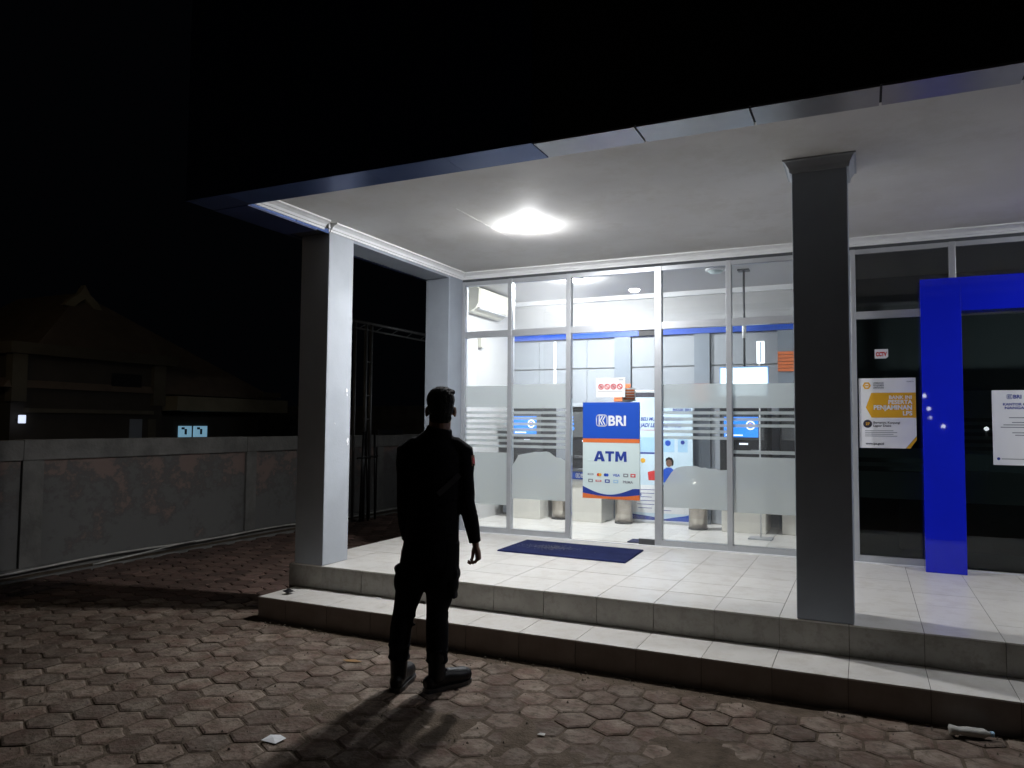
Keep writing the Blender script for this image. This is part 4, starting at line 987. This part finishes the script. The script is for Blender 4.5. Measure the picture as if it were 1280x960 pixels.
# jacket: torso, sleeves, collar
bm = bmesh.new()
add_tube(bm, [(0.028, 0, 0.715), (0.030, 0, 0.80), (0.036, -0.002, 0.93), (0.040, 0, 1.02), (0.044, 0, 1.15), (0.044, -0.002, 1.28), (0.044, -0.006, 1.37), (0.046, -0.008, 1.425), (0.054, -0.010, 1.463), (0.064, -0.008, 1.500)],
         [(0.164, 0.120), (0.166, 0.122), (0.158, 0.112), (0.156, 0.110), (0.164, 0.118), (0.172, 0.122), (0.172, 0.114), (0.148, 0.096), (0.108, 0.082), (0.076, 0.076)], 24)
add_tube(bm, [(0.064, -0.008, 1.480), (0.068, -0.012, 1.510), (0.072, -0.014, 1.532)], [(0.084, 0.082), (0.080, 0.079), (0.076, 0.077)], 18)
for A, sg in ((RA, 1), (LA, -1)):
    sh = Vector(A[0])
    add_tube(bm, [(0.05, -0.006, 1.432), sh + Vector((-sg * 0.040, 0, 0.010)), sh + Vector((sg * 0.006, 0, -0.022)), Vector(A[1]) + Vector((0, 0, 0.06)), Vector(A[1]), Vector(A[2]) + Vector((0, 0, 0.05)), Vector(A[2]), Vector(A[3]), Vector(A[4]) + Vector((-0.003 * sg, 0, 0.012)), Vector(A[4]) + Vector((0, 0, -0.006))],
             [(0.052, 0.05), (0.063, 0.060), (0.067, 0.064), (0.062, 0.060), (0.056, 0.058), (0.050, 0.054), (0.050, 0.052), (0.046, 0.048), (0.037, 0.040), (0.037, 0.040)], 16)
    for k in range(5):   # cloth folds near the elbow
        q_ = Vector(A[2]).lerp(Vector(A[3]), k / 4.0 - 0.25); add_tube(bm, [q_ + Vector((-0.046, -0.02, 0.012)), q_ + Vector((0, -0.052, -0.004)), q_ + Vector((0.047, -0.01, 0.010))], 0.006, 6)
for z, a_, b_ in ((0.99, -0.10, 0.16), (1.045, -0.12, 0.10), (0.90, -0.08, 0.17), (1.10, 0.0, 0.19)):
    add_tube(bm, [(a_, -0.095, z), ((a_ + b_) / 2, -0.116, z - 0.02), (b_, -0.085, z + 0.01)], 0.006, 6)
remeshed(bm, 'jacket', 0.0075, M['cloth'], P, 3)
# hem flare at left, epaulettes, badge, belt, reflective tape
boxes('jacket_hem', [(-0.150, -0.10, -0.05, 0.06, 0.702, 0.724)], M['cloth'], P, 0.006)
for s, x0_ in ((1, 0.145), (-1, -0.035)):
    e = box('epaulette', -0.055, 0.055, -0.022, 0.022, 0, 0.008, M['cloth2'], P, 0.002); e.location = (x0_, -0.01, 1.455 if s > 0 else 1.458); e.rotation_euler = (0, R(20 * s), 0)
bm = bmesh.new(); ell(bm, (0.118, -0.035, 1.478), (0.006, 0.006, 0.004), 10); link('epaulette_button', tomesh(bm), M['alu'], P, smooth=True)
o = box('sleeve_badge', -0.004, 0.002, -0.024, 0.024, -0.034, 0.030, M['rust'], P, 0.001); o.location = (0.273, -0.028, 1.338); o.rotation_euler = (0, R(-5), R(-22))
o = box('sleeve_badge', -0.004, 0.002, -0.015, 0.015, -0.020, 0.017, M['red'], P, 0.001); o.location = (0.2755, -0.029, 1.336); o.rotation_euler = (0, R(-5), R(-22))
o = boxes('reflective_tape', [(-0.085, 0.085, -0.003, 0.003, -0.016, 0.016)], M['reflect'], P); o.location = (0.135, -0.110, 1.20); o.rotation_euler = (0, R(-42), R(10))
# trousers
bm = bmesh.new()
add_tube(bm, [(0.034, 0, 0.98), (0.034, 0, 0.88), (0.034, 0.0, 0.78), (0.034, 0.0, 0.70)], [(0.150, 0.105), (0.158, 0.118), (0.164, 0.120), (0.160, 0.108)], 22)
add_tube(bm, [(0.115, 0, 0.86), (0.105, 0.0, 0.72), (0.090, 0.010, 0.60), (0.078, 0.025, 0.50), (0.068, 0.030, 0.44), (0.072, 0.012, 0.35), (0.074, -0.010, 0.225), (0.074, -0.014, 0.150)],
         [(0.085, 0.10), (0.094, 0.105), (0.094, 0.095), (0.076, 0.082), (0.064, 0.076), (0.068, 0.078), (0.064, 0.070), (0.061, 0.066)], 18)
add_tube(bm, [(-0.045, 0, 0.86), (-0.064, 0.0, 0.72), (-0.088, 0.010, 0.60), (-0.112, 0.028, 0.50), (-0.126, 0.034, 0.44), (-0.143, 0.024, 0.35), (-0.150, 0.008, 0.235), (-0.150, 0.004, 0.165)],
         [(0.085, 0.10), (0.092, 0.105), (0.090, 0.095), (0.074, 0.080), (0.066, 0.076), (0.064, 0.074), (0.061, 0.070), (0.058, 0.064)], 18)
# cargo pockets
ell(bm, (0.150, 0.0, 0.615), (0.048, 0.085, 0.095), 16); ell(bm, (-0.140, 0.0, 0.62), (0.048, 0.082, 0.085), 16)
add_tube(bm, [(0.176, -0.07, 0.675), (0.196, 0.0, 0.668), (0.176, 0.07, 0.675)], [(0.012, 0.030)] * 3, 10)
add_tube(bm, [(0.166, -0.06, 0.545), (0.184, 0.0, 0.540), (0.166, 0.06, 0.545)], [(0.010, 0.020)] * 3, 10)
add_tube(bm, [(-0.160, -0.06, 0.700), (-0.178, 0.0, 0.695), (-0.160, 0.06, 0.700)], [(0.010, 0.022)] * 3, 10)
for K, n_ in ((KR, 5), (KL, 5)):
    for k in range(n_):
        z = K[2] + 0.06 - 0.035 * k; sgn = 1 if k % 2 else -1
        add_tube(bm, [(K[0] - 0.062, K[1] - 0.02, z), (K[0], K[1] - 0.074, z - 0.012 * sgn), (K[0] + 0.062, K[1] - 0.01, z + 0.010 * sgn)], 0.008, 6)
for K, zz in (((0.074, -0.012), 0.165), ((-0.150, 0.004), 0.180), ((0.074, -0.012), 0.225), ((-0.150, 0.004), 0.25)):
    add_tube(bm, [(K[0] + 0.062 * math.cos(a_), K[1] + 0.068 * math.sin(a_), zz + 0.006 * math.sin(2 * a_)) for a_ in [k * math.pi / 6 for k in range(13)]], 0.007, 6, ref=Vector((0, 0, 1)))
remeshed(bm, 'trousers', 0.0075, M['cloth2'], P, 3)
# boots
def boot(ax, ay, ang, topx, q=1.19):

    bm = bmesh.new()
    c, s_ = math.cos(ang), math.sin(ang)
    def L(f, l, z): f *= q; l *= 1.14; return (ax + f * -s_ + l * c, ay + f * c + l * s_, z)
    add_tube(bm, [(topx, ay + 0.01, 0.235), (topx, ay + 0.005, 0.17), L(0.0, 0, 0.11), L(0.0, 0, 0.06)], [(0.054, 0.058), (0.052, 0.056), (0.050, 0.060), (0.046, 0.062)], 16)
    add_tube(bm, [L(-0.070, 0, 0.048), L(-0.052, 0, 0.052), L(0.0, 0, 0.060), L(0.06, 0, 0.062), L(0.12, 0, 0.052), L(0.17, 0, 0.048), L(0.196, 0, 0.044), L(0.208, 0, 0.038)],
             [(0.024, 0.034), (0.038, 0.040), (0.042, 0.050), (0.045, 0.052), (0.053, 0.050), (0.052, 0.046), (0.042, 0.038), (0.018, 0.020)], 16, ref=Vector((c, s_, 0)))
    for k in range(4):
        add_tube(bm, [L(0.045 + 0.018 * k, -0.024, 0.112 - 0.012 * k), L(0.050 + 0.018 * k, 0, 0.116 - 0.013 * k), L(0.045 + 0.018 * k, 0.024, 0.112 - 0.012 * k)], 0.005, 6)
    o = remeshed(bm, 'boot', 0.0058, M['leather'], P, 2)
    bm = bmesh.new()
    out = [(-0.072, 0.0), (-0.065, 0.028), (-0.02, 0.040), (0.04, 0.040), (0.11, 0.052), (0.16, 0.050), (0.20, 0.032), (0.213, 0.0), (0.20, -0.03), (0.16, -0.046), (0.11, -0.046), (0.04, -0.038), (-0.02, -0.038), (-0.065, -0.026)]
    a = [bm.verts.new(L(f, l, 0.001)) for f, l in out]; b = [bm.verts.new(L(f, l, 0.024)) for f, l in out]
    bm.faces.new(a[::-1]); bm.faces.new(b)
    for i in range(len(out)): bm.faces.new((a[i], a[(i + 1) % len(out)], b[(i + 1) % len(out)], b[i]))
    link('sole', tomesh(bm), M['black'], o)
boot(0.074, -0.035, R(-50), 0.074)
boot(-0.150, 0.0, R(-10), -0.150)
